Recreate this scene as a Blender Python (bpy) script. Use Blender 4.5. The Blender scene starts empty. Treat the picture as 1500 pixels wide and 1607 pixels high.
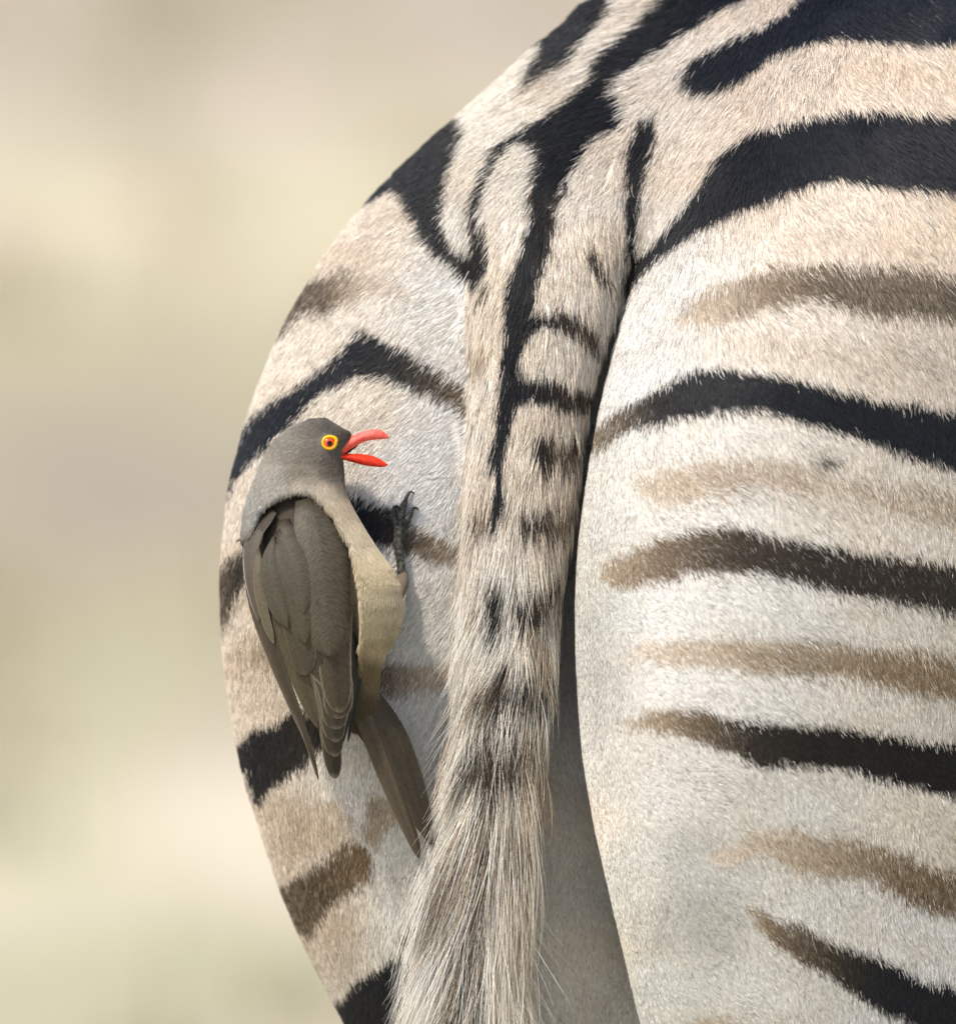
import bpy, math, random
import numpy as np
from mathutils import Vector, Matrix, Euler

# ------------------------------------------------------------------ camera, sky, sun, exposure
SC = bpy.context.scene
COL = SC.collection
PX = 0.0003                      # metres covered by one photograph pixel at the focus plane
DIST = 8.0                       # camera to focus plane
PITCH = math.radians(5.0)
FOC = np.array([0.0, 0.0, 1.05])
E_R = np.array([1.0, 0.0, 0.0])
E_F = np.array([0.0, math.cos(PITCH), -math.sin(PITCH)])
E_U = np.array([0.0, math.sin(PITCH), math.cos(PITCH)])
BASIS = np.stack([E_R, E_F, E_U], 1)          # columns

cam_d = bpy.data.cameras.new('camera')
cam = bpy.data.objects.new('camera', cam_d)
COL.objects.link(cam)
cam.location = FOC - DIST * E_F
cam.rotation_euler = (math.pi / 2 - PITCH, 0, 0)
cam_d.sensor_fit = 'VERTICAL'
cam_d.sensor_height = 36
cam_d.lens = 36 * DIST / (1607 * PX)
cam_d.clip_start = 0.1
cam_d.clip_end = 6000
cam_d.dof.use_dof = True
cam_d.dof.focus_distance = DIST - 0.02
cam_d.dof.aperture_fstop = 7.0
SC.camera = cam

SUN_TO = Vector((-0.36, -0.44, 0.82)).normalized()      # towards the sun
wd = bpy.data.worlds.new('World')
SC.world = wd
wd.use_nodes = True
nt = wd.node_tree
bg = nt.nodes['Background']
sky = nt.nodes.new('ShaderNodeTexSky')
sky.sky_type = 'NISHITA'
sky.sun_disc = False
sky.sun_elevation = math.asin(SUN_TO.z)
sky.sun_rotation = math.atan2(SUN_TO.x, SUN_TO.y)
sky.dust_density = 2.0
nt.links.new(sky.outputs[0], bg.inputs[0])
bg.inputs[1].default_value = 0.15
sun_d = bpy.data.lights.new('sun', 'SUN')
sun_d.energy = 3.0
sun_d.angle = math.radians(5.0)
sun_d.color = (1.0, 0.93, 0.83)
sun = bpy.data.objects.new('sun', sun_d)
COL.objects.link(sun)
sun.rotation_euler = (-SUN_TO).to_track_quat('-Z', 'Y').to_euler()
SC.view_settings.view_transform = 'Standard'
SC.view_settings.look = 'None'
SC.view_settings.gamma = 1
SC.view_settings.use_curve_mapping = False
SC.view_settings.exposure = 0.45
SC.render.engine = 'CYCLES'
SC.cycles_curves.shape = 'RIBBONS'
SC.cycles_curves.subdivisions = 2
SC.cycles.use_denoising = True
SC.cycles.denoiser = 'OPENIMAGEDENOISE'
SC.cycles.denoising_input_passes = 'RGB_ALBEDO_NORMAL'
SC.cycles.denoising_prefilter = 'ACCURATE'
SC.cycles.max_bounces = 6
SC.cycles.diffuse_bounces = 2

RNG = np.random.default_rng(7)

# ------------------------------------------------------------------ helpers
def to_world(q):
    return FOC + q @ BASIS.T

def to_q(w):
    return (w - FOC) @ BASIS

def q_at(px, py, y):
    """point at depth y (metres beyond the focus plane) on the line of sight of a photograph position"""
    k = (DIST + y) / DIST
    return np.stack(np.broadcast_arrays((np.asarray(px) - 750) * PX * k, np.asarray(y, float) + 0 * np.asarray(px), (803.5 - np.asarray(py)) * PX * k), -1)

def q_px(q):
    k = DIST / (DIST + q[..., 1])
    return q[..., 0] * k / PX + 750, 803.5 - q[..., 2] * k / PX

def lin(c):
    c = np.asarray(c, float) / 255.0
    return np.where(c <= 0.04045, c / 12.92, ((c + 0.055) / 1.055) ** 2.4)

def hash01(i, j, k=0):
    h = (i.astype(np.int64) * 73856093) ^ (j.astype(np.int64) * 19349663) ^ (np.int64(k) * 83492791)
    h = (h ^ (h >> 13)) * 1274126177 & 0x7fffffff
    return ((h ^ (h >> 16)) & 0xffff) / 65535.0

def vnoise(x, y, seed=0):
    i, j = np.floor(x), np.floor(y)
    u, v = x - i, y - j
    u, v = u * u * (3 - 2 * u), v * v * (3 - 2 * v)
    a, b = hash01(i, j, seed), hash01(i + 1, j, seed)
    c, d = hash01(i, j + 1, seed), hash01(i + 1, j + 1, seed)
    return (a * (1 - u) + b * u) * (1 - v) + (c * (1 - u) + d * u) * v

def fbm(x, y, seed=0, n=3):
    s = 0; a = 0.5; t = 0
    for o in range(n):
        s = s + a * vnoise(x * 2 ** o, y * 2 ** o, seed + o); t += a; a *= 0.5
    return s / t

def table(knots, vals, smooth=40):
    """smooth lookup of a value over photograph rows"""
    xs = np.arange(-1400, 3600, 2.5)
    v = np.interp(xs, knots, vals)
    n = int(smooth / 2.5)
    if n > 0:
        g = np.exp(-0.5 * (np.arange(-3 * n, 3 * n + 1) / n) ** 2); g /= g.sum()
        v = np.convolve(np.pad(v, 3 * n, mode='edge'), g, mode='valid')
    return lambda p: np.interp(p, xs, v)

def smin(a, b, k):
    h = np.clip(0.5 + 0.5 * (b - a) / k, 0, 1)
    return b * (1 - h) + a * h - k * h * (1 - h)

def round_cone(p, a, b, r1, r2):
    a = np.asarray(a, float); b = np.asarray(b, float)
    ba = b - a
    t = np.clip(((p - a) @ ba) / (ba @ ba), 0, 1)
    d = p - a - t[..., None] * ba
    return np.sqrt((d * d).sum(-1)) - (r1 + (r2 - r1) * t)

def ellipsoid(p, c, r):
    d = (p - np.asarray(c, float)) / np.asarray(r, float)
    return (np.sqrt((d * d).sum(-1)) - 1) * min(r)

def surface_nets(f, X, Y, Z):
    """quad mesh of the zero level of f given on a rectilinear grid"""
    s = f < 0
    m = np.zeros(tuple(n - 1 for n in f.shape), np.int8)
    for a in (0, 1):
        for b in (0, 1):
            for c in (0, 1):
                m += s[a:a + m.shape[0], b:b + m.shape[1], c:c + m.shape[2]]
    act = np.argwhere((m > 0) & (m < 8))
    idx = -np.ones(m.shape, np.int32)
    idx[act[:, 0], act[:, 1], act[:, 2]] = np.arange(len(act))
    acc = np.zeros((len(act), 3)); cnt = np.zeros(len(act))
    corners = [(a, b, c) for a in (0, 1) for b in (0, 1) for c in (0, 1)]
    val = {o: f[act[:, 0] + o[0], act[:, 1] + o[1], act[:, 2] + o[2]].astype(float) for o in corners}
    for o in corners:
        for ax in range(3):
            if o[ax] == 0:
                o2 = list(o); o2[ax] = 1; o2 = tuple(o2)
                v1, v2 = val[o], val[o2]
                hit = (v1 < 0) != (v2 < 0)
                t = np.where(hit, v1 / np.where(hit, v1 - v2, 1), 0)
                p = np.array(o, float)[None, :].repeat(len(act), 0)
                p[:, ax] += t
                acc += p * hit[:, None]; cnt += hit
    g = act + acc / cnt[:, None]
    V = np.stack([np.interp(g[:, i], np.arange(len(A)), A) for i, A in enumerate((X, Y, Z))], 1)
    quads = []
    for ax in range(3):
        sl0 = [slice(None)] * 3; sl1 = [slice(None)] * 3
        sl0[ax] = slice(0, -1); sl1[ax] = slice(1, None)
        e = np.argwhere(s[tuple(sl0)] != s[tuple(sl1)])
        b, c = [(1, 2), (2, 0), (0, 1)][ax]
        ok = (e[:, b] > 0) & (e[:, c] > 0) & (e[:, b] < f.shape[b] - 1) & (e[:, c] < f.shape[c] - 1)
        e = e[ok]
        flip = s[e[:, 0], e[:, 1], e[:, 2]]
        def cell(db, dc):
            q = e.copy(); q[:, b] -= db; q[:, c] -= dc
            return idx[q[:, 0], q[:, 1], q[:, 2]]
        Q = np.stack([cell(1, 1), cell(0, 1), cell(0, 0), cell(1, 0)], 1)
        Q[~flip] = Q[~flip][:, ::-1]
        quads.append(Q)
    return V, np.concatenate(quads)

def mesh_np(name, V, F, mat, parent=None, smooth=True, cols=None):
    me = bpy.data.meshes.new(name)
    V = np.asarray(V, np.float32); F = np.asarray(F, np.int32)
    n = F.shape[1]
    me.vertices.add(len(V)); me.vertices.foreach_set('co', V.ravel())
    me.loops.add(F.size); me.loops.foreach_set('vertex_index', F.ravel())
    me.polygons.add(len(F))
    me.polygons.foreach_set('loop_start', np.arange(0, F.size, n, dtype=np.int32))
    me.update(calc_edges=True)
    me.polygons.foreach_set('use_smooth', np.full(len(F), smooth))
    if cols is not None:
        at = me.color_attributes.new('pigment', 'FLOAT_COLOR', 'POINT')
        at.data.foreach_set('color', np.concatenate([cols, np.ones((len(cols), 1))], 1).astype(np.float32).ravel())
    me.validate()
    me.materials.append(mat)
    o = bpy.data.objects.new(name, me)
    COL.objects.link(o)
    o.parent = parent
    return o

def hair_obj(name, P, rad, cols, mat, parent=None):
    """P: strands x points x 3 (world); rad: strands x points; cols: strands x 3"""
    n, k = P.shape[:2]
    h = bpy.data.hair_curves.new(name)
    h.add_curves([k] * n)
    h.position_data.foreach_set('vector', P.astype(np.float32).ravel())
    a = h.attributes.new('radius', 'FLOAT', 'POINT'); a.data.foreach_set('value', rad.astype(np.float32).ravel())
    a = h.attributes.new('pigment', 'FLOAT_COLOR', 'CURVE')
    a.data.foreach_set('color', np.concatenate([cols, np.ones((n, 1))], 1).astype(np.float32).ravel())
    h.materials.append(mat)
    o = bpy.data.objects.new(name, h)
    COL.objects.link(o)
    o.parent = parent
    return o

def empty(name, loc=(0, 0, 0)):
    o = bpy.data.objects.new(name, None)
    COL.objects.link(o)
    o.location = loc
    return o

def tag(o, label=None, cat=None, group=None, kind=None):
    for k, v in (('label', label), ('category', cat), ('group', group), ('kind', kind)):
        if v: o[k] = v
    return o

def material(name, rough=0.6, spec=0.3, color=None, attr=None):
    m = bpy.data.materials.new(name)
    m.use_nodes = True
    b = m.node_tree.nodes['Principled BSDF']
    b.inputs['Roughness'].default_value = rough
    b.inputs['Specular IOR Level'].default_value = spec
    if color is not None:
        b.inputs['Base Color'].default_value = (*color, 1)
    if attr:
        a = m.node_tree.nodes.new('ShaderNodeAttribute')
        a.attribute_name = attr
        m.node_tree.links.new(a.outputs['Color'], b.inputs['Base Color'])
    return m

def unit(v):
    return v / np.maximum(np.linalg.norm(v, axis=-1, keepdims=True), 1e-9)

def inside(poly, x, y):
    poly = np.asarray(poly, float)
    r = np.zeros(x.shape, bool)
    bb = (x > poly[:, 0].min()) & (x < poly[:, 0].max()) & (y > poly[:, 1].min()) & (y < poly[:, 1].max())
    xi, yi = x[bb], y[bb]
    w = np.zeros(xi.shape, bool)
    for (x1, y1), (x2, y2) in zip(poly, np.roll(poly, -1, 0)):
        if y1 == y2: continue
        c = ((y1 > yi) != (y2 > yi)) & (xi < (x2 - x1) * (yi - y1) / (y2 - y1) + x1)
        w ^= c
    r[bb] = w
    return r

# ------------------------------------------------------------------ ground
gm = bpy.data.materials.new('dry_savanna_soil')
gm.use_nodes = True
gn = gm.node_tree
gb = gn.nodes['Principled BSDF']
gb.inputs['Roughness'].default_value = 0.95
gb.inputs['Specular IOR Level'].default_value = 0.1
tc = gn.nodes.new('ShaderNodeTexCoord')
n1 = gn.nodes.new('ShaderNodeTexNoise'); n1.inputs['Scale'].default_value = 1.5; n1.inputs['Detail'].default_value = 3
n2 = gn.nodes.new('ShaderNodeTexNoise'); n2.inputs['Scale'].default_value = 2.1; n2.inputs['Detail'].default_value = 2
n3 = gn.nodes.new('ShaderNodeTexNoise'); n3.inputs['Scale'].default_value = 30; n3.inputs['Detail'].default_value = 4
# belts of bare soil, dust and dry grass crossing the plain behind the animal
r1 = gn.nodes.new('ShaderNodeValToRGB')
BELTS = [(6.4, (178, 168, 144)), (7.5, (172, 166, 138)), (8.5, (214, 201, 180)), (9.6, (172, 160, 140)), (11.2, (154, 140, 122)), (12.8, (152, 139, 124)), (14.4, (162, 152, 126)), (16.4, (204, 192, 164)), (18.8, (184, 170, 152)), (22.5, (162, 150, 133)), (24.0, (172, 160, 140))]
for bi, (by_m, bcx_) in enumerate(BELTS):
    el = r1.color_ramp.elements[bi] if bi < 2 else r1.color_ramp.elements.new(0.5)
for bi, (by_m, bcx_) in enumerate(BELTS):
    r1.color_ramp.elements[bi].position = (by_m - 6) / 18.5
for bi, (by_m, bcx_) in enumerate(BELTS):
    r1.color_ramp.elements[bi].color = (*lin(bcx_), 1)
sep = gn.nodes.new('ShaderNodeSeparateXYZ'); wob = gn.nodes.new('ShaderNodeMath'); wob.operation = 'MULTIPLY_ADD'; wob.inputs[1].default_value = 4.5
bmr = gn.nodes.new('ShaderNodeMapRange'); bmr.inputs[1].default_value = 8.25; bmr.inputs[2].default_value = 26.75; bmr.clamp = True
gn.links.new(tc.outputs['Object'], sep.inputs[0])
gn.links.new(n1.outputs['Fac'], wob.inputs[0]); gn.links.new(sep.outputs['Y'], wob.inputs[2]); gn.links.new(wob.outputs[0], bmr.inputs[0])
gn.links.new(bmr.outputs[0], r1.inputs[0])
r2 = gn.nodes.new('ShaderNodeValToRGB')
r2.color_ramp.elements[0].position = 0.45; r2.color_ramp.elements[0].color = (0, 0, 0, 1)
r2.color_ramp.elements[1].position = 0.62; r2.color_ramp.elements[1].color = (1, 1, 1, 1)
mx = gn.nodes.new('ShaderNodeMix'); mx.data_type = 'RGBA'
mx.inputs[7].default_value = (*lin((170, 167, 130)), 1)
mp = gn.nodes.new('ShaderNodeMapping'); mp.inputs['Location'].default_value = (3.1, 1.7, 0); mp.inputs['Scale'].default_value = (1.0, 0.16, 1.0)
bp = gn.nodes.new('ShaderNodeBump'); bp.inputs['Strength'].default_value = 0.15; bp.inputs['Distance'].default_value = 0.03
L = gn.links.new
L(tc.outputs['Object'], mp.inputs[0])
for n in (n1, n2, n3): L(mp.outputs[0], n.inputs['Vector'])
mf = gn.nodes.new('ShaderNodeMath'); mf.operation = 'MULTIPLY'; mf.inputs[1].default_value = 0.55
L(n2.outputs['Fac'], r2.inputs[0])
L(r1.outputs[0], mx.inputs[6]); L(r2.outputs[0], mf.inputs[0]); L(mf.outputs[0], mx.inputs[0])
L(mx.outputs[2], gb.inputs['Base Color'])
L(n3.outputs['Fac'], bp.inputs['Height']); L(bp.outputs[0], gb.inputs['Normal'])
# one sheet, finer near the animal, gently uneven, reaching the horizon
gx = np.concatenate([-np.geomspace(3000, 12, 22), np.linspace(-11, 11, 45), np.geomspace(12, 3000, 22)])
GX, GY = np.meshgrid(gx, gx + 12, indexing='ij')
r = np.hypot(GX, GY - 0.5)
GZ = (fbm(GX * 0.35 + 50, GY * 0.35 + 50, 3) - 0.5) * 0.12 * np.clip((r - 1.5) / 4, 0, 1)
n = len(gx)
ii = np.arange(n * n).reshape(n, n)
GF = np.stack([ii[:-1, :-1], ii[1:, :-1], ii[1:, 1:], ii[:-1, 1:]], -1).reshape(-1, 4)
ground = mesh_np('ground', np.stack([GX, GY, GZ], -1).reshape(-1, 3), GF, gm)
tag(ground, 'pale dry savanna soil stretching away behind the zebra', 'ground', kind='structure')

# dry grass tufts scattered over the plain (too many to count)
NB = 26000
tu = RNG.uniform([-7, 2.5], [7, 34], (1100, 2))
tsz = RNG.uniform(0.6, 1.3, 1100)
keep = fbm(tu[:, 0] * 0.4 + 9, tu[:, 1] * 0.4 + 9, 11) > 0.42
tu, tsz = tu[keep], tsz[keep]
ti = RNG.integers(0, len(tu), NB)
base = np.concatenate([tu[ti] + RNG.normal(0, 0.05, (NB, 2)), np.full((NB, 1), -0.03)], 1)
hgt = RNG.uniform(0.05, 0.17, NB) * tsz[ti]
ang = RNG.uniform(0, 2 * math.pi, NB)
lean = RNG.uniform(0.1, 0.7, NB) * hgt
wv = np.stack([np.cos(ang + 1.57), np.sin(ang + 1.57), 0 * ang], 1) * 0.004
tip = base + np.stack([np.cos(ang) * lean, np.sin(ang) * lean, hgt + 0.03], 1)
GV = np.stack([base - wv, base + wv, tip], 1).reshape(-1, 3)
gcol = np.where((hash01(ti, ti) < 0.3)[:, None], lin((150, 145, 116)), lin((184, 172, 150))) * RNG.uniform(0.8, 1.15, (NB, 1))
grass = mesh_np('dry_grass', GV, np.arange(NB * 3).reshape(-1, 3), material('dry_grass_blades', 0.7, 0.2, attr='pigment'), smooth=False, cols=gcol.repeat(3, 0))
tag(grass, 'short pale dry grass tufts on the plain behind the zebra', 'grass', kind='stuff')

# ------------------------------------------------------------------ zebra: shape
TH = math.radians(35.0)                        # heading: away from the camera and to the right
CT, ST = math.cos(TH), math.sin(TH)
ROWS = [-300, -170, -80, 0, 80, 165, 250, 305, 400, 520, 650, 760, 900, 1020, 1130, 1220, 1290, 1390, 1480, 1600, 1900, 2300]
EDGE = [1750, 1370, 1130, 958, 838, 742, 645, 590, 512, 442, 391, 362, 348, 352, 367, 385, 408, 440, 479, 541, 690, 800]
edge_l = table(ROWS, EDGE, 20)
RK = [-300, -150, 0, 150, 300, 450, 650, 900, 1100, 1300, 1600, 1900, 2300]
ar_l = table(RK, [.012, .05, .085, .11, .12, .115, .105, .10, .10, .096, .086, .072, .055])
ah_l = table(RK, [.04, .12, .17, .195, .19, .168, .15, .14, .138, .133, .118, .098, .07])
yf_l = table(RK, [.34, .20, .115, .065, .038, .025, .016, .008, .008, .013, .028, .05, .075])
edge_r = table([-300, -150, 0, 150, 300, 420, 540, 640, 750, 850, 950, 1050, 1180, 1290, 1420, 1530, 1607, 1900, 2300],
               [1650, 1330, 1130, 1050, 1016, 999, 965, 940, 920, 906, 901, 903, 912, 930, 960, 986, 1005, 1110, 1230], 20)
ar_r = table(RK, [.012, .05, .10, .125, .13, .13, .125, .125, .12, .112, .10, .085, .065])
ah_r = table(RK, [.04, .12, .18, .215, .235, .245, .25, .25, .242, .225, .195, .155, .10])
yf_r = table(RK, [.32, .14, .05, -.005, -.045, -.065, -.08, -.088, -.088, -.083, -.068, -.04, -.01])
k_lr = table([-300, 100, 330, 460, 700], [.05, .05, .04, .014, .006])

def lobe(q, edge, ar, ah, yf, yc):
    k = (DIST + yc) / DIST
    py = 803.5 - q[..., 2] / (PX * k)
    a, b = ar(py), ah(py)
    ex = np.sqrt((a * CT) ** 2 + (b * ST) ** 2)
    ey = np.sqrt((a * ST) ** 2 + (b * CT) ** 2)
    x = q[..., 0] - ((edge(py) - 750) * PX * k + ex)
    y = q[..., 1] - (yf(py) + ey)
    u = (x * CT - y * ST) / a
    v = (x * ST + y * CT) / b
    d = (np.sqrt(u * u + v * v) - 1) * np.minimum(a, b)
    cap = np.maximum(-280 - py, py - 2250) * PX
    return np.maximum(d, cap), py

def field_lr(q):
    l, py = lobe(q, edge_l, ar_l, ah_l, yf_l, 0.15)
    r_, _ = lobe(q, edge_r, ar_r, ah_r, yf_r, 0.08)
    return l, r_, smin(l, r_, k_lr(py)), py

# tail: hangs in the groove between the two haunches, grown out of the croup
TR_K = [0, 100, 200, 300, 430, 600, 750, 900, 1050, 1200, 1400, 1700, 2000, 2300]
tail_x = table(TR_K, [1010, 965, 925, 889, 863, 839, 822, 806, 791, 776, 758, 738, 725, 715], 30)
tail_r = table(TR_K, [.010, .022, .033, .038, .0362, .0280, .0245, .0205, .0165, .0125, .0095, .007, .006, .005], 30)
_rows = np.arange(-100, 2400, 50.0)
_dep = []
for _p in _rows:
    ys = np.linspace(-.15, .5, 651)
    qq = np.stack([np.full(651, (tail_x(_p) - 750) * PX - 0.3 * tail_r(_p)), ys, np.full(651, (803.5 - _p) * PX)], -1)
    f = field_lr(qq)[2]
    w = np.argwhere(f < 0)
    _dep.append(ys[w[0, 0]] if len(w) else 0.05)
_off = np.interp(_rows, [0, 150, 300, 420, 600, 900, 1200, 2300], [.034, .028, .010, -.002, -.012, -.016, -.014, -.010])
tail_y = table(_rows, np.array(_dep) + _off, 80)

def field_tail(q):
    k = 1.0
    py = 803.5 - q[..., 2] / PX
    d = np.hypot(q[..., 0] - (tail_x(py) - 750) * PX, (q[..., 1] - tail_y(py)) * 1.05) - tail_r(py)
    return np.maximum(d, np.maximum(40 - py, py - 2280) * PX)

ZO = np.array([0.06, 0.05])
def body_pt(rr, hh, z):
    return to_q(np.array([ZO[0] + rr * CT + hh * ST, ZO[1] - rr * ST + hh * CT, z]))

def field_rest(q):
    c = lambda a, b, r1, r2: round_cone(q, body_pt(*a), body_pt(*b), r1, r2)
    d = c((0, .27, 1.10), (0, .62, 1.05), .17, .245)
    d = smin(d, c((0, .62, 1.05), (0, 1.15, 1.03), .245, .23), .08)
    d = smin(d, c((0, 1.15, 1.03), (0, 1.32, 1.02), .23, .17), .08)
    d = smin(d, c((0, 1.28, 1.16), (0, 1.72, 1.58), .17, .105), .09)
    d = smin(d, c((0, 1.74, 1.60), (0, 1.92, 1.48), .105, .085), .05)
    d = smin(d, c((0, 1.92, 1.48), (0, 2.10, 1.33), .085, .062), .04)
    for s in (-1, 1):
        d = smin(d, c((s * .06, 1.70, 1.68), (s * .10, 1.68, 1.83), .035, .014), .03)
        d = smin(d, c((s * .11, 1.22, .98), (s * .12, 1.20, .70), .13, .075), .06)
        d = smin(d, c((s * .12, 1.20, .70), (s * .11, 1.21, .42), .070, .046), .03)
        d = smin(d, c((s * .11, 1.21, .42), (s * .11, 1.22, .11), .036, .034), .03)
        d = smin(d, c((s * .11, 1.22, .10), (s * .11, 1.26, .028), .036, .050), .02)
        d = smin(d, c((s * .12, .30, .80), (s * .12, .07, .50), .105, .050), .05)
        d = smin(d, c((s * .12, .07, .50), (s * .115, .10, .13), .044, .034), .03)
        d = smin(d, c((s * .115, .10, .12), (s * .115, .15, .028), .036, .050), .02)
    g = (q @ BASIS.T + FOC)[..., 2]
    return np.maximum(d, 0.002 - g)

def field_zebra(q):
    l, r_, lr, py = field_lr(q)
    t = field_tail(q)
    d = smin(lr, field_rest(q), 0.03)
    kt = np.interp(py, [100, 300, 430, 560], [.05, .03, .008, .003])
    return smin(d, t, kt)

def axis(lo, f0, f1, hi, fine, coarse):
    a = np.arange(f0, lo, -coarse)[::-1]
    b = np.arange(f0 + fine, f1, fine)
    return np.concatenate([a, b, np.arange(f1, hi, coarse)])

GXA = axis(-.30, -.15, .27, 1.45, .004, .017)
GYA = axis(-.20, -.125, .24, 2.05, .004, .017)
GZA = axis(-1.16, -.30, .30, .98, .004, .017)
F = np.empty((len(GXA), len(GYA), len(GZA)), np.float32)
yy, zz = np.meshgrid(GYA, GZA, indexing='ij')
for i, xv in enumerate(GXA):
    F[i] = field_zebra(np.stack([np.full(yy.shape, xv), yy, zz], -1))
ZV, ZF = surface_nets(F, GXA, GYA, GZA)
del F
fn = np.cross(ZV[ZF[:, 2]] - ZV[ZF[:, 0]], ZV[ZF[:, 3]] - ZV[ZF[:, 1]])
ZN = np.zeros_like(ZV)
for k in range(4): np.add.at(ZN, ZF[:, k], fn)
ZN = unit(ZN)
if (fn * (ZV[ZF].mean(1) - np.array([.5, .8, 0]))).sum() < 0:
    ZF = ZF[:, ::-1]; ZN = -ZN

# ------------------------------------------------------------------ zebra: pigment of the coat
BLK, BLU = (26, 27, 31), (30, 33, 40)  # BLU puts the bluish sheen of the hair into the black
DBR, BRN, MBR, TAN, LTAN, PALE = (46, 40, 33), (84, 69, 50), (112, 92, 66), (158, 137, 108), (190, 170, 144), (208, 192, 172)
ALL = 'LRT'
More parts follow.
